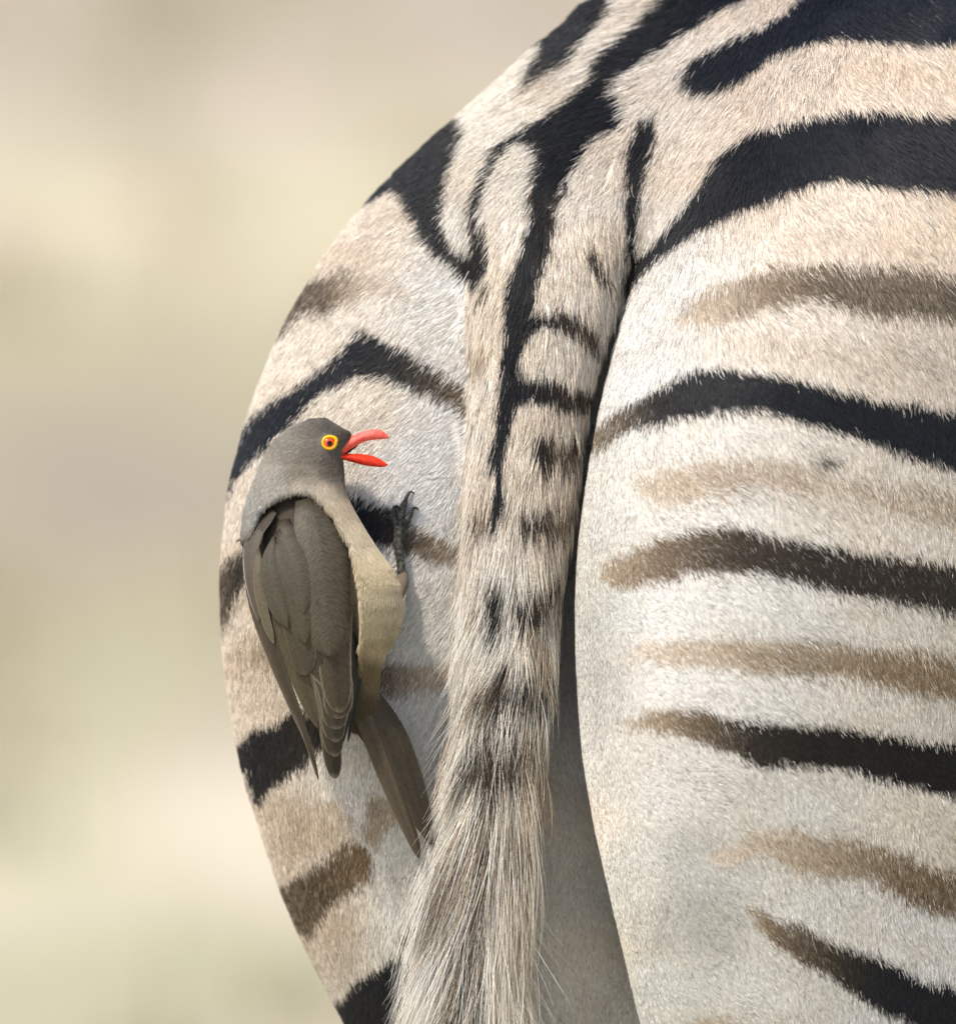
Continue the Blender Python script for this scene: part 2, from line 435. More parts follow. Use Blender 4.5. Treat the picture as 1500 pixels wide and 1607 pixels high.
# outline in photograph pixels, which part of the animal, colour stops along x
STRIPES = [
 ('L', [(425,1332),(440,1300),(470,1262),(530,1250),(556,1290),(562,1318),(530,1338),(470,1350),(430,1348)], [(425, LTAN), (560, LTAN)], 9),
 ('L', [(575,1243),(592,1250),(616,1253),(626,1290),(602,1310),(592,1332),(576,1327),(571,1290)], [(570, TAN), (620, LTAN)], 4),
 ('L', [(372,998),(424,990),(520,1010),(594,1042),(598,1091),(520,1062),(430,1044),(368,1040)], [(370, LTAN), (430, TAN), (600, BRN)], 9),
 ('L', [(590,1042),(634,1037),(676,1043),(760,1056),(760,1078),(712,1074),(662,1084),(620,1092),(598,1091)], [(600, MBR), (640, TAN), (720, LTAN)], 6),
 ('R', [(1000,748),(1080,728),(1140,722),(1250,730),(1330,750),(1500,770),(1700,790),(1700,850),(1500,832),(1420,806),(1330,777),(1180,767),(1060,787),(1010,782)], [(1000, LTAN), (1150, (178, 156, 130)), (1350, LTAN), (1500, LTAN)], 14),
 ('R', [(1090,520),(1250,530),(1400,560),(1500,560),(1500,600),(1380,590),(1250,560),(1120,545)], [(1000, PALE), (1500, PALE)], 18),
 ('L', [(545,409),(528,424),(499,430),(470,420),(420,520),(440,530),(468,499),(485,482),(497,489),(514,494),(530,479),(554,472),(580,455),(640,470),(660,455),(600,430),(574,430),(554,420)], [(500, BRN), (530, MBR), (570, LTAN), (600, PALE)], 6),
 ('L', [(420,632),(456,610),(485,591),(511,570),(540,546),(560,525),(571,516),(593,526),(624,541),(655,558),(672,571),(708,591),(741,622),(756,644),(752,660),(739,658),(720,642),(691,627),(655,610),(624,596),(588,590),(554,591),(535,603),(511,610),(487,632),(468,656),(451,673),(435,684),(404,716),(374,747),(357,776),(320,800),(320,720),(368,704),(376,676),(396,648)], [(480, BLU), (600, BLK), (650, DBR), (700, BRN), (745, MBR)], 4),
 ('L', [(395,856),(430,815),(480,785),(548,774),(578,785),(609,794),(648,822),(690,841),(726,858),(745,872),(726,889),(698,886),(648,872),(614,858),(586,853),(520,856),(460,872),(392,905)], [(380, DBR), (420, BLK), (585, BLK), (612, DBR), (635, BRN), (670, MBR), (730, TAN)], 4),
 ('L', [(395,850),(366,866),(320,900),(320,990),(354,985),(363,958),(374,930),(392,905)], [(340, BRN), (380, DBR)], 5),
 ('L', [(330,1165),(376,1161),(399,1142),(432,1133),(460,1114),(512,1110),(525,1150),(502,1177),(483,1198),(460,1210),(430,1229),(416,1243),(404,1261),(396,1250),(382,1203),(340,1210)], [(380, BLK), (500, DBR)], 3),
 ('L', [(400,1395),(439,1384),(460,1371),(489,1360),(521,1339),(537,1323),(559,1319),(575,1327),(586,1349),(586,1376),(567,1392),(537,1408),(511,1429),(495,1453),(485,1474),(468,1460),(440,1440)], [(450, BRN), (520, (92, 74, 48)), (580, (118, 90, 52))], 4),
 ('L', [(628,1468),(646,1456),(662,1452),(690,1460),(690,1500),(650,1489),(634,1497)], [(630, MBR), (680, MBR)], 4),
 ('L', [(515,1572),(532,1565),(553,1544),(580,1525),(607,1509),(628,1498),(642,1515),(638,1547),(632,1579),(622,1607),(605,1690),(540,1690)], [(530, BLK), (640, BLK)], 3),
 ('R', [(1045,505),(1100,457),(1140,441),(1180,427),(1220,417),(1287,415),(1367,417),(1433,419),(1500,435),(1700,470),(1700,560),(1500,500),(1447,496),(1380,494),(1340,486),(1287,470),(1233,473),(1193,486),(1140,503),(1100,512)], [(1060, PALE), (1110, LTAN), (1210, (130, 110, 84)), (1320, (104, 90, 70)), (1400, (112, 98, 78)), (1500, (112, 98, 80))], 6),
 ('R', [(925,680),(936,668),(972,640),(1012,620),(1052,596),(1088,580),(1140,577),(1200,585),(1260,596),(1320,612),(1380,626),(1440,632),(1500,648),(1700,700),(1700,790),(1500,737),(1440,718),(1380,698),(1320,680),(1260,662),(1200,646),(1140,647),(1092,651),(1040,662),(992,669),(960,692),(930,712)], [(940, MBR), (985, BRN), (1020, DBR), (1060, BLK), (1500, BLU)], 4),
 ('R', [(1274,722),(1290,714),(1312,718),(1322,728),(1300,734),(1282,736)], [(1270, (120, 112, 100)), (1320, (110, 104, 96))], 5),
 ('R', [(936,900),(950,884),(980,868),(1040,844),(1100,832),(1148,823),(1200,838),(1260,850),(1340,864),(1420,874),(1500,884),(1700,910),(1700,985),(1500,961),(1420,947),(1340,935),(1280,920),(1220,905),(1160,897),(1080,901),(1040,912),(980,922),(948,916)], [(950, TAN), (1040, MBR), (1110, BRN), (1160, (64, 54, 42)), (1300, (54, 47, 38)), (1500, (58, 50, 41))], 5),
 ('R', [(975,1034),(1004,1012),(1080,1004),(1180,1003),(1260,1005),(1380,1015),(1500,1028),(1700,1050),(1700,1120),(1500,1098),(1420,1085),(1340,1062),(1260,1062),(1180,1053),(1100,1043),(1020,1039)], [(980, PALE), (1080, LTAN), (1250, TAN), (1400, (140, 115, 80)), (1500, (142, 117, 82))], 8),
 ('R', [(962,1142),(1004,1120),(1060,1114),(1116,1113),(1140,1130),(1200,1134),(1280,1138),(1360,1148),(1440,1160),(1500,1166),(1700,1190),(1700,1290),(1500,1249),(1440,1237),(1380,1222),(1320,1206),(1260,1200),(1192,1202),(1140,1181),(1100,1165),(1060,1153),(1020,1145)], [(970, LTAN), (1020, TAN), (1080, MBR), (1130, BRN), (1180, DBR), (1280, (36, 31, 26)), (1500, (28, 25, 22))], 4),
 ('R', [(1100,1350),(1160,1320),(1180,1306),(1260,1303),(1280,1316),(1340,1316),(1400,1332),(1460,1360),(1500,1368),(1700,1430),(1700,1520),(1500,1437),(1440,1425),(1400,1401),(1360,1377),(1280,1377),(1240,1361),(1200,1338),(1140,1362)], [(1110, PALE), (1200, LTAN), (1330, TAN), (1430, (122, 97, 62)), (1500, (112, 90, 60))], 7),
 ('R', [(1172,1420),(1196,1430),(1220,1446),(1260,1451),(1292,1475),(1340,1491),(1380,1504),(1420,1524),(1460,1543),(1500,1548),(1700,1620),(1700,1790),(1520,1690),(1470,1632),(1420,1602),(1380,1584),(1340,1560),(1300,1532),(1260,1512),(1220,1485),(1186,1456)], [(1180, TAN), (1220, MBR), (1270, BRN), (1330, DBR), (1390, BLK), (1500, BLK)], 4),
 ('R', [(1060,1607),(1140,1596),(1200,1640),(1100,1660)], [(1060, LTAN), (1200, TAN)], 10),
 # croup and rump
 (ALL, [(1010,-80),(983,0),(932,56),(905,93),(870,120),(834,139),(836,128),(844,107),(865,68),(868,60),(850,64),(822,88),(780,70),(880,-80)], [(830, BLK), (980, BLU)], 3),
 (ALL, [(820,150),(905,93),(870,135),(800,165)], [(800, LTAN), (900, LTAN)], 7),
 (ALL, [(1250,-80),(1167,0),(1123,20),(1100,35),(1073,53),(1044,77),(1015,99),(977,125),(980,149),(988,173),(980,197),(945,208),(927,229),(911,256),(889,280),(892,310),(839,310),(844,272),(852,245),(849,232),(839,216),(817,217),(796,240),(780,269),(764,300),(757,320),(754,347),(760,377),(766,410),(757,440),(747,462),(733,447),(710,413),(683,390),(663,360),(647,327),(637,303),(623,292),(610,300),(587,312),(540,310),(640,200),(700,140),(733,175),(742,200),(730,227),(720,247),(710,277),(703,310),(697,343),(707,370),(717,393),(741,397),(743,367),(742,333),(750,293),(767,269),(777,245),(791,221),(815,203),(841,192),(887,165),(932,128),(948,91),(993,51),(1031,16),(1050,0),(1110,-80)], [(600, BLU), (700, BLK), (735, (44, 38, 34)), (770, (36, 33, 32)), (850, BLK), (950, BLK), (1100, BLU)], 3),
 (ALL, [(1007,182),(1015,175),(1031,178),(1037,197),(1031,227),(1020,256),(1009,293),(1004,320),(1000,345),(998,380),(996,420),(984,420),(983,372),(980,335),(979,300),(981,293),(988,240),(1001,203)], [(980, BLK), (1040, BLK)], 3),
 (ALL, [(1000,397),(1043,360),(1083,310),(1133,240),(1187,203),(1250,187),(1317,173),(1400,173),(1500,178),(1700,185),(1700,315),(1500,302),(1400,292),(1310,280),(1267,290),(1207,313),(1140,337),(1093,360),(1040,397),(1013,423),(1000,440),(982,480),(976,460),(985,415)], [(985, DBR), (1020, BLK), (1300, BLU), (1500, BLU)], 3),
 (ALL, [(1077,123),(1080,107),(1100,83),(1147,60),(1200,37),(1240,13),(1253,0),(1300,-50),(1700,-90),(1700,70),(1500,66),(1433,67),(1367,65),(1317,58),(1260,67),(1207,87),(1193,103),(1160,127),(1127,140),(1093,140)], [(1080, BLU), (1500, (34, 39, 48))], 3),
 # tail
 ('T', [(833,296),(828,353),(815,401),(791,455),(792,513),(787,560),(783,600),(779,660),(766,722),(764,740),(779,752),(770,790),(762,830),(776,840),(790,800),(789,752),(792,719),(800,688),(803,660),(812,640),(826,634),(850,638),(885,648),(932,656),(940,622),(880,605),(860,597),(826,600),(815,583),(817,553),(833,529),(855,516),(897,527),(924,553),(943,570),(943,555),(935,527),(919,505),(881,494),(839,497),(839,487),(844,449),(860,407),(871,361),(884,300),(884,296)], [(760, (34, 34, 37)), (830, BLK), (870, (44, 38, 32)), (910, (72, 59, 44)), (945, BRN)], 3),
 ('T', [(765,443),(755,452),(746,490),(751,492),(761,470)], [(745, (52, 44, 42)), (765, BRN)], 3),
 ('T', [(740,560),(752,556),(758,585),(748,600),(738,590)], [(740, TAN), (760, LTAN)], 4),
 ('T', [(918,395),(930,392),(943,412),(956,440),(966,470),(950,455),(932,432)], [(915, BRN), (940, BLK), (965, BRN)], 3),
 ('T', [(836,694),(864,684),(876,706),(910,696),(908,746),(876,744),(858,754),(842,736)], [(845, DBR), (862, DBR), (880, MBR), (905, BRN)], 4),
 ('T', [(812,812),(900,806),(896,842),(850,846),(815,842)], [(812, BRN), (838, BLK), (860, BRN), (898, MBR)], 5),
 ('T', [(738,806),(758,808),(756,850),(738,848)], [(740, BRN), (760, MBR)], 4),
 ('T', [(800,944),(842,938),(872,912),(880,935),(850,975),(806,990)], [(800, DBR), (830, BLK), (850, BRN), (870, DBR)], 6),
 ('T', [(762,920),(786,915),(786,1000),(764,1010)], [(760, BLK), (786, DBR)], 4),
 ('T', [(735,950),(752,945),(750,985),(736,985)], [(735, TAN), (752, TAN)], 4),
 ('T', [(735,1078),(865,1066),(862,1108),(800,1126),(735,1116)], [(735, MBR), (765, BRN), (800, DBR), (840, BLK), (862, DBR)], 6),
 ('T', [(720,1190),(760,1170),(850,1180),(850,1215),(780,1240),(715,1250)], [(720, BRN), (760, BLK), (790, DBR), (845, MBR)], 7),
 ('T', [(670,1380),(720,1340),(700,1440),(665,1480)], [(670, MBR), (720, BRN)], 10),
 ('T', [(715,1470),(745,1440),(720,1640),(690,1640)], [(690, BRN), (740, DBR)], 10),
 ('T', [(790,1320),(840,1310),(830,1350),(792,1370)], [(790, BRN), (840, MBR)], 8),
 ('T', [(750,1155),(788,1150),(780,1230),(752,1235)], [(750, DBR), (785, BRN)], 6),
 ('T', [(748,1270),(772,1260),(768,1420),(744,1430)], [(740, BRN), (775, MBR)], 8),
 ('T', [(742,1480),(762,1480),(756,1700),(730,1700)], [(730, DBR), (762, BRN)], 8),
]
# pale ground of the coat: buff outside, white towards the tail groove; light and shade painted in too
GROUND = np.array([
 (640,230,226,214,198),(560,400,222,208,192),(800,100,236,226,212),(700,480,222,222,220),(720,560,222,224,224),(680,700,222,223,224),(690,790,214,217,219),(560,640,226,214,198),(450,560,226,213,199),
 (400,900,212,198,182),(420,1080,214,200,184),(440,1300,206,190,172),(520,1450,200,184,166),(640,1350,212,213,209),(690,1000,196,196,190),(670,1150,190,190,184),(560,1280,228,226,222),(620,1450,224,222,216),  # warm-lit outer thigh and grey shadow right of the bird painted in
 (930,1300,222,214,200),(920,1500,222,214,198),  # inner thigh paled to offset its deep shade
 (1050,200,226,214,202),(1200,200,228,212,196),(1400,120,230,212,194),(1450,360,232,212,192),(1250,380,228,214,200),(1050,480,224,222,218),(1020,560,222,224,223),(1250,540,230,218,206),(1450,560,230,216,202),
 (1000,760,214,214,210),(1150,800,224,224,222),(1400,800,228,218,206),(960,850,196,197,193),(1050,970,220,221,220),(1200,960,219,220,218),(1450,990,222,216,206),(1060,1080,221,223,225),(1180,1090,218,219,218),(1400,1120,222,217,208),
 (940,1050,180,182,180),(1010,1230,206,208,209),(1200,1260,202,202,196),(1450,1290,224,214,200),(980,1380,204,208,206),(1080,1350,176,180,178),(1090,1440,158,163,160),(1050,1540,182,187,184),(1250,1420,208,209,205),(1420,1460,222,222,220),(1250,1560,204,206,202),(940,950,180,184,182)], float)  # greys along the crease edge paint in its shade
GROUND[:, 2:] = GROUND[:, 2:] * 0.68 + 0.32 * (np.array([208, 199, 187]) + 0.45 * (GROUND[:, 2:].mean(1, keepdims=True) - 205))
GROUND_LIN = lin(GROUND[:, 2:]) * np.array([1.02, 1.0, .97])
GAIN = 1.0

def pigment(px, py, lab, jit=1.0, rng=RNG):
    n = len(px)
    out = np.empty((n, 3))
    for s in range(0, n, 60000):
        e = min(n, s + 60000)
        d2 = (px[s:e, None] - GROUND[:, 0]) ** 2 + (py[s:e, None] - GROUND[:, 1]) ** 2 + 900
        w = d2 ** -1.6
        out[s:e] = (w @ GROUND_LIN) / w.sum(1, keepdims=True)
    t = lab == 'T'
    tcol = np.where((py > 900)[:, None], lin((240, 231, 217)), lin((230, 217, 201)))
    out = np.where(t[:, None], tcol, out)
    # mottling: dusty buff patches
    m = fbm(px / 90.0, py / 55.0, 21, 4)
    out *= (1 + (m - 0.5)[:, None] * np.array([0.18, 0.27, 0.38]) * jit)
    base = out.copy()
    wx = (fbm(px / 22.0, py / 22.0, 31, 2) - 0.5) * 5; wy = (fbm(px / 22.0, py / 22.0, 41, 2) - 0.5) * 5
    for comp, poly, stops, soft in STRIPES:
        sel = np.isin(lab, list(comp))
        jx = px + wx * jit + rng.normal(0, 1, n) * soft * 1.35 * jit
        jy = py + wy * jit + rng.normal(0, 1, n) * soft * 1.35 * jit
        ins = inside(poly, jx, jy) & sel
        xs = [a for a, _ in stops]; cs = lin([c for _, c in stops]); cs = cs * 0.82 + 0.18 * cs.mean(1, keepdims=True)
        xi = px[ins] + rng.normal(0, 1, ins.sum()) * 14 * jit
        c = np.stack([np.interp(xi, xs, cs[:, k]) for k in range(3)], 1)
        lum = c.mean(1)
        # brown stripes are a mixture of dark and pale hairs
        mixp = np.clip((lum - 0.02) * 5, 0, 0.30)
        pale = rng.random(len(c)) < mixp * jit
        c = np.where(pale[:, None], 0.7 * c + 0.3 * base[ins], c)
        c = c * np.exp(rng.normal(0, 0.16, len(c)) * jit)[:, None]
        out[ins] = c
    return np.clip(out * GAIN, 0.004, 0.93)

def zlabels(q):
    l, r_, lr, py = field_lr(q)
    t = field_tail(q)
    lab = np.where(l < r_, 'L', 'R')
    return np.where(t < np.minimum(l, r_) - np.interp(py, [150, 350, 450], [.02, .004, -.002]), 'T', lab)

def coat_far(q):
    """stripes on the parts of the animal beyond the rump"""
    w = to_world(q)
    h = (w[:, 0] - ZO[0]) * ST + (w[:, 1] - ZO[1]) * CT
    z = w[:, 2]
    ph = np.where(z > 0.78, h * 9 + 1.2 * np.sin(z * 5), z * 17 + 0.8 * np.sin(h * 9))
    d = np.clip(np.sin(ph * 2 * math.pi / 2) * 4 + 0.2, 0, 1)
    d = np.where(z < 0.06, 1, d)
    return lin((222, 208, 192)) * (1 - d)[:, None] + lin((36, 34, 34)) * d[:, None]

vpx, vpy = q_px(ZV)
near = (vpx > -200) & (vpx < 1640) & (vpy > -260) & (vpy < 1720) & (ZV[:, 1] < 0.42)
vcol = coat_far(ZV)
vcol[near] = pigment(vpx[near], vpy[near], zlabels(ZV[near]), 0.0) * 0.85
zebra = empty('zebra', tuple(ZO) + (0,))
tag(zebra, 'striped black and white zebra rump seen from behind with hanging tail', 'zebra')
skin = material('zebra_skin', 0.7, 0.2, attr='pigment')
body = mesh_np('body', to_world(ZV) - np.array([*ZO, 0]), ZF, skin, zebra, cols=vcol)

# ------------------------------------------------------------------ zebra: coat
def idw(px, py, tab, power=1.5, eps=1500):
    tab = np.asarray(tab, float)
    out = np.empty((len(px), tab.shape[1] - 2))
    for s in range(0, len(px), 100000):
        e = s + 100000
        w = ((px[s:e, None] - tab[:, 0]) ** 2 + (py[s:e, None] - tab[:, 1]) ** 2 + eps) ** -power
        out[s:e] = (w @ tab[:, 2:]) / w.sum(1, keepdims=True)
    return out

FLOW_L = [(980,20,-.85,.5),(900,60,-.85,.55),(760,180,-.8,.6),(650,250,-.72,.68),(800,330,-.5,.86),(740,300,-.55,.83),(600,420,-.6,.8),(700,470,-.75,.66),(700,600,-.72,.7),(450,600,-.5,.86),(560,640,-.6,.8),(640,700,-.6,.8),(690,800,-.62,.78),(660,960,-.55,.82),(400,800,-.3,.95),(420,1000,-.12,1),(430,1300,.05,1),(540,1300,.05,1),(650,1150,-.3,.95),(660,1350,-.1,1),(560,1500,.06,1),(920,1200,.05,1),(930,1450,.1,1),(880,200,-.55,.83)]
FLOW_R = [(1040,60,-.7,.7),(1000,160,-.5,.86),(1060,170,-.1,1),(1120,60,-.1,1),(1200,100,.22,.97),(1300,230,.32,.95),(1450,120,.22,.97),(1030,300,-.25,.97),(1020,400,-.1,1),(1120,330,.2,.97),(1100,430,.5,.86),(1300,450,.52,.86),(1450,400,.45,.9),(980,600,.2,.97),(1060,620,.45,.9),(1100,750,.72,.7),(1300,700,.56,.83),(1450,700,.36,.93),(1000,1000,.75,.66),(1200,1000,.66,.75),(1450,1000,.36,.93),(1050,1250,.72,.7),(1300,1300,.46,.89),(1100,1500,.6,.8),(1400,1550,.3,.95),(930,1100,.35,.93),(960,1400,.4,.92)]
LENGTH = [(700,150,8.0),(900,100,9.5),(1050,120,9.5),(1200,60,7.5),(1450,120,7.0),(600,350,7.0),(1300,240,6.5),(700,550,6.0),(450,600,6.0),(1250,450,6.0),(1450,450,6.0),(680,750,5.0),(400,950,5.5),(430,1300,5.5),(560,1500,5.0),(1100,650,5.0),(1400,700,5.5),(1050,850,3.6),(1000,1000,3.3),(1250,1000,4.4),(1450,1000,5.0),(1050,1300,3.2),(1300,1300,4.2),(1450,1500,4.6),(1080,1500,3.2),(680,1000,4.0),(670,1200,3.4),(640,1380,3.6),(930,1300,3.0),(930,1500,3.0),(800,300,8.5)]

tri = np.concatenate([ZF[:, [0, 1, 2]], ZF[:, [0, 2, 3]]])
A, B_, C_ = ZV[tri[:, 0]], ZV[tri[:, 1]], ZV[tri[:, 2]]
cen = (A + B_ + C_) / 3
tn = np.cross(B_ - A, C_ - A)
area = 0.5 * np.linalg.norm(tn, axis=1)
cpx, cpy = q_px(cen)
nview = unit(ZN[tri].mean(1))[:, 1]            # > 0 points away from the camera
ok = (cpx > 200) & (cpx < 1620) & (cpy > -110) & (cpy < 1715) & (nview < 0.45) & (cen[:, 1] < 0.45)
infr = (cpx > 300) & (cpx < 1515) & (cpy > -25) & (cpy < 1630) & (nview < 0.12)
dens = np.where(ok, np.where(infr, 1.0, 0.35), 0) * area
def roots(n, d):
    cdf = np.cumsum(d); cdf /= cdf[-1]
    t = np.searchsorted(cdf, RNG.random(n))
    a, b = RNG.random(n), RNG.random(n)
    f = a + b > 1
    a[f], b[f] = 1 - a[f], 1 - b[f]
    T = tri[t]
    w = np.stack([1 - a - b, a, b], 1)
    return (ZV[T] * w[..., None]).sum(1), unit((ZN[T] * w[..., None]).sum(1))

def grow(p, nrm, flow, length, lift, k, bend=1.0, clump=None, noise=0.12):
    """strand points: start along flow lifted off the skin, then lie back down onto it"""
    n = len(p)
    t = unit(flow - nrm * (flow * nrm).sum(1, keepdims=True))
    side = np.cross(nrm, t)
    t = unit(t + side * RNG.normal(0, noise, n)[:, None])
    s = np.linspace(0, 1, k)[None, :, None]
    up = lift[:, None, None] * (s - 0.55 * bend * s * s)
    cur = RNG.normal(0, noise * 0.5, n)[:, None, None] * s * s
    P = p[:, None, :] + length[:, None, None] * (t[:, None, :] * s + nrm[:, None, :] * up + side[:, None, :] * cur)
    return P

NCOAT = 760000
P0, N0 = roots(NCOAT, dens)
px, py = q_px(P0)
lab = zlabels(P0)
body_h = (lab != 'T') | (py < 330)
P0b, N0b, pxb, pyb, labb = P0[body_h], N0[body_h], px[body_h], py[body_h], lab[body_h]
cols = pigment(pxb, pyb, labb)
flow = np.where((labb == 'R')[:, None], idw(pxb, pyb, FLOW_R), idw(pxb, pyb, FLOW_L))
sw = fbm(pxb / 45.0, pyb / 45.0, 61, 2) - 0.5
cs_, sn_ = np.cos(sw * 0.9), np.sin(sw * 0.9)
flow = np.stack([flow[:, 0] * cs_ - flow[:, 1] * sn_, 0 * sw, -(flow[:, 0] * sn_ + flow[:, 1] * cs_)], 1)
ln = idw(pxb, pyb, LENGTH)[:, 0] * np.interp(pyb, [150, 500], [0.00105, 0.00078]) * RNG.uniform(0.65, 1.2, len(pxb))
lift = np.interp(pyb, [200, 600], [1.0, 0.72]) * (0.17 + 0.22 * fbm(pxb / 14.0, pyb / 14.0, 71, 2)) * RNG.uniform(0.6, 1.4, len(pxb))
P = grow(P0b, N0b, flow, ln, lift, 4)
# strands gather into small locks: tips pulled towards the lock they belong to
def locks(px, py, cw, ch, seed):
    ci, cj = np.floor(px / cw), np.floor(py / ch)
    best = np.full(len(px), 1e9); bx = px.copy(); by = py.copy()
    for di in (-1, 0, 1):
        for dj in (-1, 0, 1):
            gx = (ci + di + hash01(ci + di, cj + dj, seed)) * cw; gy = (cj + dj + hash01(ci + di, cj + dj, seed + 1)) * ch
            d = (gx - px) ** 2 / cw ** 2 + (gy - py) ** 2 / ch ** 2
            m = d < best
            best = np.where(m, d, best); bx = np.where(m, gx, bx); by = np.where(m, gy, by)
    return bx, by
gx_, gy_ = locks(pxb, pyb, 9.0, 11.0, 1)
pull = np.stack([(gx_ - pxb) * PX, 0 * gx_, -(gy_ - pyb) * PX], 1)
pull -= N0b * (pull * N0b).sum(1, keepdims=True)
P += pull[:, None, :] * (np.linspace(0, 1, 4) ** 1.3)[None, :, None] * np.interp(pyb, [200, 600], [0.5, 0.30])[:, None, None]
prof = np.array([1.0, 0.95, 0.75, 0.22])
rad = (RNG.uniform(0.07, 0.12, len(P)) * 0.001)[:, None] * prof
shade_fleck = (RNG.random(len(cols)) < 0.06) & (cols.mean(1) > 0.15)  # darkened hairs stand in for shadow gaps in the fur
cols = np.clip(cols * np.exp(RNG.normal(0, 0.20, len(cols)))[:, None] * np.where(shade_fleck, 0.38, 1.0)[:, None], 0.004, 0.93)

hm = bpy.data.materials.new('zebra_hair')
hm.use_nodes = True
hb = hm.node_tree.nodes['Principled BSDF']
hb.inputs['Roughness'].default_value = 0.45
hb.inputs['Specular IOR Level'].default_value = 0.35
ha = hm.node_tree.nodes.new('ShaderNodeAttribute'); ha.attribute_name = 'pigment'
hm.node_tree.links.new(ha.outputs['Color'], hb.inputs['Base Color'])
ZB = np.array([*ZO, 0])
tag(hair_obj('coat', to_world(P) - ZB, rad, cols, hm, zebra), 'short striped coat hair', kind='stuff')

# tail: short hair on the dock, ever longer strands towards the brush
td = dens * np.where(np.abs(field_tail(cen)) < 0.006, 1.0, 0.0) * np.where(cpy > 250, 1, 0)
def tail_strands(n, weight, lscale, k, rr, w0=0.0):
    P1, N1 = roots(n, td * weight)
    px, py = q_px(P1)
    lab = zlabels(P1)
    s = lab == 'T'
    P1, N1, px, py, lab = P1[s], N1[s], px[s], py[s], lab[s]
    side = np.clip((P1[:, 0] - (tail_x(py) - 750) * PX) / tail_r(py), -1, 1)
    L_ = np.interp(py, [250, 450, 650, 800, 950, 1100, 1300, 1700], [7, 7, 8, 12, 18, 28, 48, 80]) * 0.001 * lscale * RNG.uniform(0.55, 1.25, len(py))
    fan = np.interp(py, [300, 500, 800, 1000, 1300, 1700], [-.12, -.06, -.10, -.14, -.17, -.15]) + side * np.interp(py, [300, 700, 1000, 1300, 1700], [.0, .06, .12, .16, .18])
    fl = np.stack([fan + RNG.normal(0, 0.07, len(py)), RNG.normal(0, .05, len(py)), -np.ones(len(py))], 1)
    sw = (fbm(px / 26.0, py / 60.0, 81, 2) - 0.5)
    fl[:, 0] += sw * 0.55
    lf = np.interp(py, [250, 500, 800, 1100, 1500], [.20, .20, .30, .40, .36]) * RNG.uniform(0.4, 1.5, len(py)) + w0
    Pt = grow(P1, N1, fl, L_, lf, k, bend=1.0, noise=0.06)
    lx, ly = locks(px, py, 15.0, 34.0, 5)
    big = np.interp(py, [700, 1000], [0.6, 1.0])
    pull = np.stack([(lx - px) * PX * big, 0 * px, -(ly - py) * PX * 0.3], 1)
    lk = hash01(np.floor(lx * 7), np.floor(ly * 7), 9) - 0.5
    pull[:, 0] += lk * L_ * np.interp(py, [800, 1150], [0.15, 0.42]); pull[:, 1] -= np.abs(lk) * L_ * 0.2 * big
    Pt += pull[:, None, :] * (np.linspace(0, 1, k) ** 1.5 * 0.8)[None, :, None]
    mx_, my_ = q_px(Pt[:, int(k * 0.55)])
    c = pigment(mx_, my_, lab)
    tint = np.clip((side - 0.1) * 1.2, 0, 1)[:, None] * np.interp(py, [600, 1000], [0.15, 0.45])[:, None]  # warm right side: light through the hair put into its colour
    c = c * (1 - tint) + c * np.array([.92, .76, .56]) * tint
    lh = hash01(np.floor(lx * 3), np.floor(ly * 3), 13)
    dk = ((lh < np.interp(py, [900, 1050, 1300], [0.0, 0.12, 0.18])) & (RNG.random(len(py)) < 0.75)) | (RNG.random(len(py)) < 0.05)
    c = np.where(dk[:, None], c * np.array([.42, .34, .26]), c)
    c = np.clip(c * np.exp(RNG.normal(0, 0.2, len(c)))[:, None], 0.004, 0.93)
    prof = np.interp(np.linspace(0, 1, k), [0, .5, 1], [1, .85, .15])
    ex, ey_ = q_px(Pt[:, -1])
    g = (ex > tail_x(ey_) - 150) & (ex < tail_x(ey_) + 135)
    return to_world(Pt[g]) - ZB, (RNG.uniform(*rr, g.sum()) * 0.001)[:, None] * prof, c[g]
a1 = tail_strands(90000, 1.0, 1.0, 6, (.07, .13))
a2 = tail_strands(30000, np.where(cpy > 700, 1.0, 0.1), 1.5, 6, (.08, .15), 0.08)
# fine pale wisps that stray from the tail, mostly to the left, a few to the right
nw = 520
wl = RNG.random(nw) < 0.86
wpy = np.where(wl, RNG.uniform(640, 1560, nw), RNG.uniform(1300, 1600, nw))
wside = np.where(wl, -1.0, 1.0)
wp = q_at(tail_x(wpy) + wside * tail_r(wpy) / PX * 0.8, wpy, tail_y(wpy) - 0.35 * tail_r(wpy))
wlen = np.interp(wpy, [640, 900, 1500], [.012, .026, .050]) * RNG.uniform(0.6, 1.5, nw)
wdir = unit(np.stack([wside * RNG.uniform(0.25, 0.85, nw), -RNG.uniform(.05, .30, nw), -np.ones(nw)], 1))
sW = np.linspace(0, 1, 6)[None, :, None]
wb = np.stack([wside * RNG.uniform(-.25, .12, nw), RNG.uniform(-.05, .10, nw), -RNG.uniform(0, .2, nw)], 1)
PWs = wp[:, None] + wlen[:, None, None] * (wdir[:, None] * sW + wb[:, None] * sW ** 2)
a3 = (to_world(PWs) - ZB, (RNG.uniform(.05, .10, nw) * .001)[:, None] * np.interp(np.linspace(0, 1, 6), [0, .6, 1], [1, .8, .15]), np.clip(lin((236, 230, 220)) * np.exp(RNG.normal(0, .25, nw))[:, None], 0, .93))
tag(hair_obj('tail_hair', *[np.concatenate(z) for z in zip(a1, a2, a3)], hm, zebra), 'long coarse cream and black hair of the tail', kind='stuff')

# ------------------------------------------------------------------ bird clinging to the left haunch
def haunch_depth(px, py):
    """depth of the left haunch under a photograph position"""
    ys = np.linspace(-.06, .25, 621)
    f = field_lr(q_at(np.full(621, px), np.full(621, py), ys))[2]
    w = np.argwhere(f < 0)
    return float(ys[w[0, 0]]) if len(w) else 0.1

